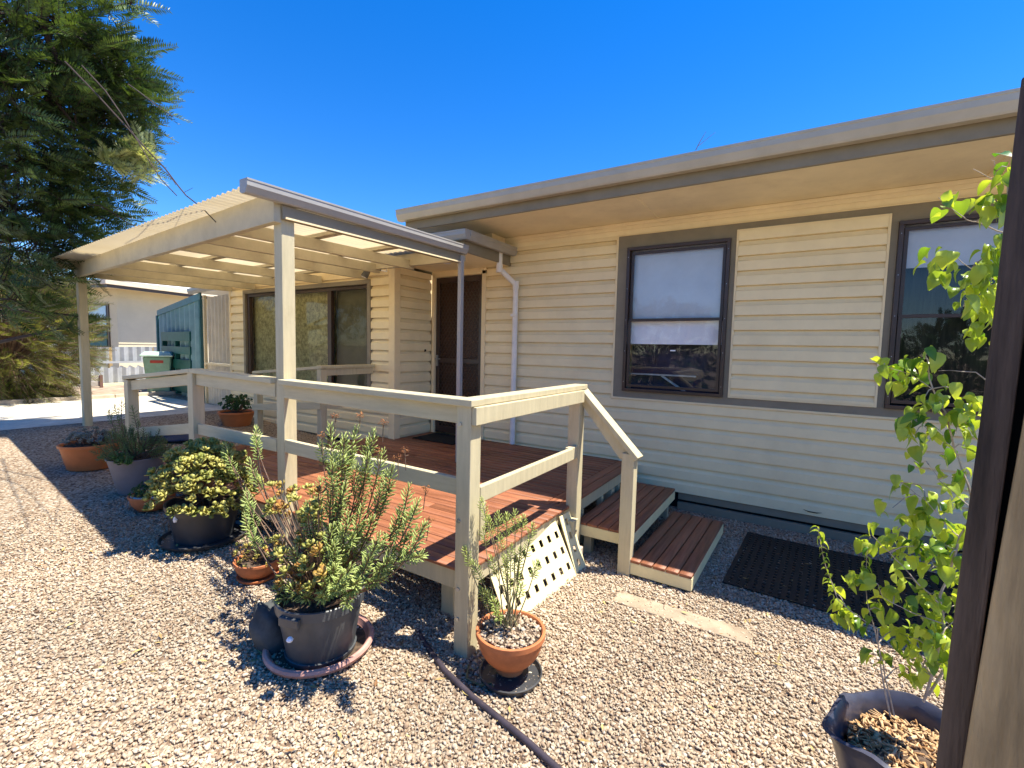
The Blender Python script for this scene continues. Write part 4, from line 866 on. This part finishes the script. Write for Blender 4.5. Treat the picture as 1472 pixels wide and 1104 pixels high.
for px, py, n in cl:
    c = W9((px, py), random.uniform(-.06, .08)); nr = min(S3, key=lambda s: (s-c).length)
    P.st.tube([nr, nr.lerp(c, .5)+Vector((0, 0, .008)), c], [.002, .0015, .001], 5, False)
    for k in range(int(n*1.4)):
        a = random.uniform(0, 6.28); o_ = Vector((math.cos(a), math.sin(a), 0)); sleaf(c+Vector((random.uniform(-.034, .034), random.uniform(-.045, .045), random.uniform(-.028, .034))), o_, .050)
for t in range(16):   # small leaves on the left whip
    p = W9((1175+t*1.8+random.uniform(-5, 5), 757+t*7.5), -.02)
    for s_ in (-1, 1): sleaf(p, (s_, .2, .5), .028, 'ov')
for t in range(8):
    p = W9((1247-t*.8, 786+t*7), 0)
    for s_ in (-1, 1): sleaf(p, (s_, .2, .5), .028, 'ov')
P.build(sap, dict(ov=L_SAP, ov2=L_SAP), mat('pale_twig_bark', (.42, .34, .27), .8, .2, 20))

# ---------------------------------------------------------------- timber gate post beside the camera
d_ = Vector((.268, .963, 0)).normalized(); s_ = Vector((d_.y, -d_.x, 0))
def pp(t, dd): return d_*dd+s_*t
T = Matrix.Rotation(R(-.6), 4, 'X')
g = thing('gate_post', 'rough weathered timber post with a dark strip close to the camera', 'post', (.24, .8, 0))
def slab(mb, t0, t1, d0, d1, z0, z1, ln=.019):
    vs = []
    n = 14
    for i in range(n+1):
        z = z0+(z1-z0)*i/n; lean = ln*(z-1.5)+.0008*math.sin(z*9)
        for t, dd in ((t0, d0), (t1, d0), (t1, d1), (t0, d1)): p = pp(t+lean, dd); vs.append((p.x, p.y, z))
    fs = [(i*4+k, i*4+(k+1) % 4, (i+1)*4+(k+1) % 4, (i+1)*4+k) for i in range(n) for k in range(4)]+[(0, 1, 2, 3), tuple(n*4+k for k in range(4))]
    return mb.add(vs, fs)
slab(MB(), .0065, .16, .80, .93, 0, 2.3, .044).build('timber_post', M_OLDWOOD, g, bevel=.004)
slab(MB(), -.0285, -.001, .812, .85, 0, 1.93).build('gate_stop', M_DKWOOD, g, bevel=.003)
slab(MB(), -.02, .03, .852, .90, 0, 1.93, .03).build('shadow_gap_strip', M_BLACK, g)

# ---------------------------------------------------------------- background left
def corr(mb, a, b, z0, zt0, zt1, pitch=.1, amp=.014, zig=False, seg=6):
    a = Vector(a); b = Vector(b); L = (b-a).length; t = (b-a)/L; nn = Vector((-t.y, t.x, 0)); n = int(L/pitch*seg); vs = []
    for i in range(n+1):
        s = L*i/n; o = a+t*s+nn*amp*math.sin(2*math.pi*i/seg); zt = zt0+(zt1-zt0)*i/n
        if zig: zt += .03*math.sin(2*math.pi*i/seg)
        vs += [(o.x, o.y, z0), (o.x, o.y, zt)]
    return mb.add(vs, [(2*i, 2*i+2, 2*i+3, 2*i+1) for i in range(n)])
# cream corrugated wall section at the end of the house
mb = MB(); corr(mb, (-8.32, 4.36, 0), (-9.75, 4.50, 0), 1.22, 2.48, 2.46, .16, .035); corr(mb, (-8.32, 4.34, 0), (-9.75, 4.48, 0), .40, 1.19, 1.19, .12, .025)
o = mb.build('corrugated_wall', M_CREAMCOR, house, smooth=True)
mb = MB(); mb.beam((-8.32, 4.30, 1.20), (-9.75, 4.44, 1.20), .04, .035).beam((-9.77, 4.46, .4), (-9.77, 4.46, 2.5), .04, .05, (0, 1, 0)); mb.build('wall_trim', M_CREAM, house)
mb = MB(); gutter(mb, (-8.35, 4.22, 2.66), (-10.1, 4.40, 2.62), (-.1, -.995, 0), .10, .09); mb.build('gutter', M_GUTL, house)
MB().box(-10.1, -8.3, 4.4, 6.5, 2.56, 2.60).build('lean_to_roof', M_ROOF, house)
# green lean-to wall
ga, gb = Vector((-9.85, 4.50, 0)), Vector((-13.6, 5.2, 0))
gs = thing('green_screen_wall', 'blue-green corrugated iron wall with sloping top behind the wheelie bin', 'wall', ga)
mb = MB(); corr(mb, ga, gb, .40, 2.44, 2.26, .40, .06); mb.build('corrugated_sheet', M_GREENCOR, gs, smooth=True)
mb = MB(); off = Vector((-.04, -.05, 0)); mb.beam(ga+off+Vector((0, 0, 2.49)), gb+off+Vector((0, 0, 2.30)), .03, .13).beam(gb+off+Vector((0, 0, .4)), gb+off+Vector((0, 0, 2.24)), .05, .07, (0, 1, 0)).beam(ga+off+Vector((0, 0, .4)), ga+off+Vector((0, 0, 2.42)), .05, .07, (0, 1, 0)); mb.build('capping', mat('teal_capping', (.06, .17, .18), .5), gs)
pa = thing('slatted_gate', 'dark green slatted timber pallet leaning on the blue-green wall', 'gate', (-12.6, 4.85, .42))
a, b = Py(233, 500, 4.93), Py(274, 500, 4.60); a.z = b.z = 0
for zz, h in ((1.72, .20), (1.42, .16), (1.12, .2), (.84, .16), (.60, .16)): MB().beam(a+Vector((0, 0, zz)), b+Vector((0, 0, zz)), .03, h).build('slat', M_GREENWD, pa)
for t in (.02, .5, .98):
    c = a.lerp(b, t)+Vector((0, .04, 0)); MB().beam(c+Vector((0, 0, .45)), c+Vector((0, 0, 1.82)), .05, .1, (0, 1, 0)).build('upright', M_GREENWD, pa)
# wheelie bin
bc = Vector((-12.26, 4.66, .424)); bi = thing('wheelie_bin', 'pale green wheelie bin with closed lid at the kerb', 'bin', bc)
def frustum(mb, c, z0, z1, w0, d0, w1, d1, rz):
    Mx = Matrix.Translation(c) @ Matrix.Rotation(rz, 4, 'Z'); vs = [Mx @ Vector((sx*w/2, sy*d/2, z)) for z, w, d in ((z0, w0, d0), (z1, w1, d1)) for sx, sy in ((-1, -1), (1, -1), (1, 1), (-1, 1))]
    return mb.add(vs, [(3, 2, 1, 0), (4, 5, 6, 7)]+[(k, (k+1) % 4, 4+(k+1) % 4, 4+k) for k in range(4)])
rz = R(55)
frustum(MB(), bc, .05, .84, .42, .44, .52, .60, rz).build('body', M_BIN, bi, bevel=.03)
mb = MB(); frustum(mb, bc, .84, .88, .60, .68, .60, .68, rz); frustum(mb, bc, .88, .95, .58, .66, .46, .52, rz); mb.build('lid', mat('pale_mint_lid', (.42, .55, .46), .45), bi, bevel=.012)
Mx = Matrix.Translation(bc) @ Matrix.Rotation(rz, 4, 'Z')
for sx in (-1, 1): mb = MB(); mb.tube([Mx @ Vector((sx*.22, .30, .10)), Mx @ Vector((sx*.27, .30, .10))], .10, 18); mb.build('wheel', M_BLACK, bi)
MB().tube([Mx @ Vector((-.22, .37, .85)), Mx @ Vector((.22, .37, .85))], .015, 8).build('handle', M_BIND, bi)
MB().box(-.12, .12, -.300, -.292, .70, .76, Mx).build('red_sticker', mat('red_sticker', (.45, .06, .04), .6), bi)
# zinc fence
fe = thing('corrugated_fence', 'low zinc corrugated fence in two tiers below the neighbouring house', 'fence', (-15.5, 5, .42))
f0, f1 = Vector((-15.35, 3.75, 0)), Vector((-15.75, 6.9, 0))
mb = MB(); corr(mb, f0, f1, .45, .90, .90, .2, .04, True); mb.build('lower_sheet', M_ZINC, fe, smooth=True)
mb = MB(); corr(mb, f0+Vector((-.1, 0, 0)), f1+Vector((-.1, 0, 0)), 1.03, 1.40, 1.47, .2, .04); mb.build('upper_sheet', M_ZINC, fe, smooth=True)
mb = MB(); mb.beam(f0+Vector((-.02, 0, 1.01)), f1+Vector((-.02, 0, 1.04)), .05, .05); mb.build('rail', M_ZINC, fe)
mb = MB(); mb.beam(f0+Vector((.05, .6, .45)), f1+Vector((.05, 0, .45)), .08, .06); mb.build('kick_board', M_LATT, fe)
for t in (0, .33, .66, 1): c = f0.lerp(f1, t)+Vector((-.16, 0, 0)); MB().box(c.x-.04, c.x+.04, c.y-.04, c.y+.04, .4, 1.42).build('post', M_OLDWOOD, fe)
mb = MB()
for zz in (.46, .60): mb.box(-14.75, -14.69, 3.05, 4.35, zz, zz+.125)
rb = thing('garden_bed_edging', 'low grey timber sleeper edging in front of the zinc fence', 'edging', (-14.7, 3.7, .42)); mb.build('sleeper', mat('grey_sleeper', (.36, .33, .30), .9, .2, 6, 1, 20), rb, bevel=.008)
for yy in (3.1, 4.3): MB().box(-14.68, -14.64, yy-.03, yy+.03, .42, .74).build('stake', mat('rust_stake', (.16, .09, .07), .8), rb)
# neighbouring house
nh = thing('neighbour_house', 'pale single storey house with low metal roof across the driveway', 'house', (-18.2, 5.8, .42))
ang = R(9); N0 = Vector((-18.2, 5.8, 0)); e1_ = Vector((-math.sin(ang)*1.6, math.cos(ang), 0)).normalized(); e2_ = Vector((-e1_.y, e1_.x, 0))
def nq(u, v, z): p = N0+e1_*u+e2_*v; return Vector((p.x, p.y, z))
def nbox(mb, u0, u1, v0, v1, z0, z1):
    vs = [nq(u, v, z) for u in (u0, u1) for v in (v0, v1) for z in (z0, z1)]
    return mb.add(vs, [(0, 1, 3, 2), (4, 6, 7, 5), (0, 4, 5, 1), (2, 3, 7, 6), (0, 2, 6, 4), (1, 5, 7, 3)])
nbox(MB(), 0, 9, 0, 8, .3, 3.2).build('wall', M_NHOUSE, nh)
mb = MB(); nbox(mb, -.02, 9, -.02, 0, 2.95, 3.2); nbox(mb, -.02, 0, 0, 8, 2.95, 3.2); nbox(mb, 0, 9, -.015, 0, 1.5, 1.53); mb.build('wall_strip', M_NHOUSE, nh)
nbox(MB(), -.6, 9.5, -.6, 8.5, 3.2, 3.225).build('soffit', M_NHOUSE, nh)
mb = MB(); nbox(mb, -.64, 9.5, -.64, -.6, 3.16, 3.27); nbox(mb, -.64, -.6, -.6, 8.5, 3.16, 3.27); mb.build('fascia', M_BROWN, nh)
mb = MB(); nbox(mb, -.72, 9.5, -.72, -.64, 3.25, 3.37); nbox(mb, -.72, -.64, -.64, 8.5, 3.25, 3.37); mb.build('gutter', M_CREAMCOR, nh)
vs = [nq(-.72, -.72, 3.38), nq(9.5, -.72, 3.38), nq(9.5, 8.6, 3.38), nq(-.72, 8.6, 3.38), nq(4.4, 3.9, 4.15), nq(5.4, 3.9, 4.15)]
MB().add(vs, [(0, 1, 5, 4), (1, 2, 5), (2, 3, 4, 5), (3, 0, 4)]).build('roof', mat('pale_roof_metal', (.72, .68, .60), .5, .06, 3, .2, 10), nh)
wb = MB(); nbox(wb, -.03, .0, .35, 2.2, 1.35, 2.75); wn = wb.build('window', M_BROWN, nh)
mb = MB(); nbox(mb, -.045, -.032, .45, 1.25, 2.05, 2.68); nbox(mb, -.045, -.032, 1.33, 2.1, 2.05, 2.68); mb.build('pane', mat('sky_painted_glass', (.25, .4, .6), .08, .05, spec=1), wn)  # reflected sky put into the blue base colour of the panes
mb = MB(); nbox(mb, -.045, -.032, .45, 1.25, 1.42, 2.0); nbox(mb, -.045, -.032, 1.33, 2.1, 1.42, 2.0); mb.build('shutter_panel', mat('teal_panel', (.03, .13, .13), .5), wn)

# ---------------------------------------------------------------- trees at left
def sprig(B, st, p, d, L=.24, ll=.05, gap=.011, val=None, rad=.0025):
    p = Vector(p); d = Vector(d).normalized(); X, Y, Z = frame(d, random.uniform(-1.5, 1.5)); n = int(L/gap); v0 = random.random() if val is None else val
    e = p+d*L+Vector((0, 0, -.1*L)); st.tube([p, (p+e)/2+Vector((0, 0, .02*L)), e], [rad, rad*.8, rad*.4], 4, False)
    for i in range(n):
        t = i/n; q = p.lerp(e, t)
        for s in (-1, 1):
            dd = (X*s*random.uniform(.8, 1)+d*(.45+.5*t)+Z*random.uniform(-.1, .45)).normalized(); l_ = ll*(.65+.5*math.sin(math.pi*min(1, t+.12)))*random.uniform(.8, 1.15)
            uu = (Z-dd*Z.dot(dd)).normalized(); B.put(q, dd.cross(uu)*l_, dd*l_, uu*l_, min(1, max(0, v0*.6+random.uniform(0, .4))))
L_TREE = leafmat('dark_conifer_leaf', (.010, .036, .020), (.12, .19, .045), .25, .4, .4)
L_TREE2 = leafmat('olive_leaf', (.04, .06, .018), (.28, .29, .08), .35)
L_PALE = leafmat('painted_sun_leaf', (.26, .32, .15), (.56, .60, .34), .4)  # sunlight on the outer clump put into a paler leaf colour
TB = Vector((-11.2, 1.0, gz(-11)))
TK = 1.6
tree = thing('tree', 'tall dark narrow-leaved tree reaching over the yard at the left', 'tree', TB)
tr = MB(); top = TB+Vector((.5, .1, 8.6)); tpts = bez(TB-Vector((0, 0, .1)), TB+Vector((-.25, .2, 4.3)), top, 12); tr.tube(tpts, [.24-.016*i for i in range(12)], 10)
st = MB(); B = Batch(*tmpl_flat(.12, .08)); Bp = Batch(*tmpl_flat(.09, .08))
# (px, py, dist, radius m, count)
cl = [(20, 20, 5.2, .45, 60), (80, 30, 5.1, .42, 50), (140, 60, 4.9, .28, 26), (30, 90, 5.4, .5, 60), (100, 100, 5.2, .42, 55), (160, 105, 5.0, .3, 30), (190, 80, 4.8, .12, 8), (190, 130, 5.0, .22, 20), (215, 135, 5.0, .14, 10), (30, 160, 5.6, .5, 60), (100, 165, 5.4, .42, 50), (160, 165, 5.3, .3, 30), (195, 180, 5.3, .16, 10),
      (30, 230, 5.8, .5, 60), (95, 225, 5.8, .42, 50), (150, 215, 5.6, .28, 26), (185, 215, 5.5, .14, 9), (20, 300, 6.0, .5, 60), (80, 290, 6.0, .45, 60), (120, 300, 6.0, .25, 26), (100, 340, 6.0, .28, 30), (60, 340, 6.0, .3, 26), (20, 360, 6.1, .4, 26), (40, 400, 6.2, .2, 8), (15, 430, 6.3, .2, 6), (100, 470, 6.3, .10, 4), (60, 450, 6.3, .16, 5), (118, 455, 6.2, .05, 2), (160, 8, 4.6, .12, 5), (190, 4, 4.4, .08, 4), (-60, 60, 5.3, .6, 60), (-60, 200, 5.6, .6, 60), (-60, 330, 5.9, .6, 50)]
for px, py, dist, rad, cnt in cl:
    dist = 8.3+(dist-5.6)*.5; rad *= 1.55; cnt = int(cnt*1.9)
    c = Pd(px, py, dist); j = min(range(12), key=lambda i: (tpts[i]-c).length+max(0, tpts[i].z-c.z)*1.5); a = tpts[j]
    mid = (a+c)/2+Vector((0, 0, .15))+rv(.08); st.tube(bez(a, mid, c, 8), [.045-.005*i for i in range(8)], 6)
    for k in range(cnt):
        o_ = rv(.55); o_ = o_*min(1, 1.15/max(.01, o_.length))*rad; p = c+o_; d = (o_.normalized()*.7+rt*.7+Vector((0, 0, .15))+rv(.25)).normalized()
        sprig(B, st, p-d*.1, d, random.uniform(.24, .42), .080, .024)
        if k % 2 == 0: st.tube([c, p-d*.1], [.006, .003], 4, False)
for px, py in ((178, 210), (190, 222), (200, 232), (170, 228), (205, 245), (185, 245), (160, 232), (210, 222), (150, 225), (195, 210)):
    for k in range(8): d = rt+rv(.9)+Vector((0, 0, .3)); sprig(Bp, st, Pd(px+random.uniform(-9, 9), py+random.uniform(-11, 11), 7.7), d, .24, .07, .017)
for q, r_ in (([(95, 90), (140, 135), (178, 175), (212, 212), (240, 245), (258, 268), (270, 282), (290, 297), (310, 318)], .0055), ([(120, 95), (150, 130), (175, 165), (200, 205), (215, 235), (232, 258), (248, 277)], .0045), ([(218, 239), (232, 244), (240, 249), (246, 257), (252, 267)], .003), ([(266, 275), (275, 272)], .002), ([(120, 292), (145, 298), (165, 308), (180, 318), (196, 327)], .006),
              ([(185, 120), (200, 132), (225, 148), (247, 161)], .005), ([(60, 120), (100, 175), (108, 205)], .012), ([(100, 90), (106, 120), (110, 190)], .010), ([(60, 0), (70, 60), (95, 110), (110, 150)], .02), ([(120, 200), (150, 212), (178, 222), (200, 248)], .006)):
    d0_ = 8.0 if q[-1][0] < 235 else 6.4; d1_ = 8.0 if q[-1][0] < 235 else 4.2
    pts = [Pd(a, b, d0_+(d1_-d0_)*k_/(len(q)-1))+rv(.01) for k_, (a, b) in enumerate(q)]; r_ = r_*(1.7 if d1_ > 5 else 1.35); st.tube(pts, [r_*(1-.5*i/(len(pts)-1)) for i in range(len(pts))], 6)
tr.build('trunk', M_BARK, tree, smooth=True); st.build('branches', mat('dark_branch_bark', (.05, .035, .03), .9), tree); B.build('crown', L_TREE, tree, smooth=False); Bp.build('pale_foliage', L_PALE, tree, smooth=False, label='spray at the outer edge of the crown, its paler colour standing for sunlight')
# olive fine-leaved shrub behind the kerb
def shrub(name, label, c, rx, ry, rz_, n, m, ll=.07, L=.35, gap=.03, cat='shrub', group=None, asp=.06, stem=True):
    e = thing(name, label, cat, c, group); c = Vector(c); st = MB(); B = Batch(*tmpl_flat(asp, .05))
    for k in range(n):
        d = rv(1).normalized(); q = c+Vector((0, 0, rz_*.45))+Vector((d.x*rx, d.y*ry, d.z*rz_*.5))*random.uniform(.35, 1)**.6
        sprig(B, st, q, d+Vector((0, 0, .35))+rv(.3), L*random.uniform(.6, 1.2), ll, gap, None, .006)
        if k % 7 == 0: st.tube(bez(c, c+Vector((0, 0, rz_*.4)), q, 5), [.03, .022, .015, .01, .006], 5, False)
    st.build('branches', M_STEM, e); B.build('foliage', m, e, smooth=False); return e
shrub('shrub', 'yellow-olive feathery shrub beyond the kerb below the dark tree', (-12.7, 2.35, .42), 1.3, 1.25, 2.9, 1900, L_TREE2, .10, .42, .03)
shrub('shrub', 'low green ground shrub spilling beside the timber sleeper edging', (-13.3, 2.6, .42), 1.0, .75, .5, 200, leafmat('bright_green_leaf', (.10, .20, .03), (.35, .42, .08), .3), .09, .3, .03)
# trees across the yard behind the camera (seen reflected in the panes)
for i, (x, y, h, r_) in enumerate(((3.6, -7.5, 2.9, 1.7), (6.8, -8.5, 3.3, 2.0), (-.5, -8.2, 3.0, 1.6), (-4.5, -8.0, 3.7, 2.0), (-8.5, -9, 3.4, 2.1), (11, -7, 3.2, 2))):
    shrub('yard_tree', ['low bushy tree across the yard opposite the right window', 'tall leafy tree across the yard right of the low bushy one', 'smallest round tree across the yard opposite the panel', 'tallest tree across the yard opposite the deck', 'broad tree across the yard opposite the pergola', 'farthest right tree across the yard'][i], (x, y, 0), r_, r_, h, 700, leafmat('yard_tree_leaf', (.02, .06, .01), (.07, .15, .03), .2), .13, .40, .05, 'tree', 'trees across the yard facing the windows', .22)
# twig on the roof line
tw = MB(); a = Py(1000, 216, 3.95)
tw.tube([a, a+Vector((.03, 0, .06)), Py(1015, 189, 3.9)], [.003, .0025, .001], 5).tube([a+Vector((.02, 0, .03)), Py(1028, 190, 3.9)], [.002, .001], 5)
tag(tw.build('dead_twig', M_STEM), 'bare forked twig sticking up above the gutter of the house', 'twig')
# leaf litter
B = Batch(*tmpl_flat(.13, .12))
for k in range(330):
    r_ = math.sqrt(random.uniform(1.2, 18)); az_ = random.uniform(R(-78), R(20)); x = r_*math.sin(az_); y = r_*math.cos(az_)
    if y > 4.8 or (x < -1.5 and y > 1.8): continue
    X, Y, Z = frame((random.gauss(0, 1), random.gauss(0, 1), random.gauss(0, .12))); l_ = random.uniform(.015, .06); B.put((x, y, gz(x)+.018), X*l_, Y*l_, Vector((0, 0, 1))*l_)
B.build('leaf_litter', leafmat('dry_leaf', (.20, .09, .04), (.55, .46, .16), 0, .7), kind='stuff', label='dry narrow leaves scattered over the gravel', cat='leaf litter')
st = MB()
for k in range(110):
    x = random.uniform(-2.2, .6); y = random.uniform(1.3, 3.6); p = Vector((x, y, .02)); d = Vector((random.gauss(0, 1), random.gauss(0, 1), 0)).normalized()*random.uniform(.03, .1); st.tube([p, p+d*.5+rv(.004), p+d], .0015, 4)
st.build('fallen_twigs', M_STEM, kind='stuff', label='tiny dry twigs scattered on the gravel', cat='twigs')
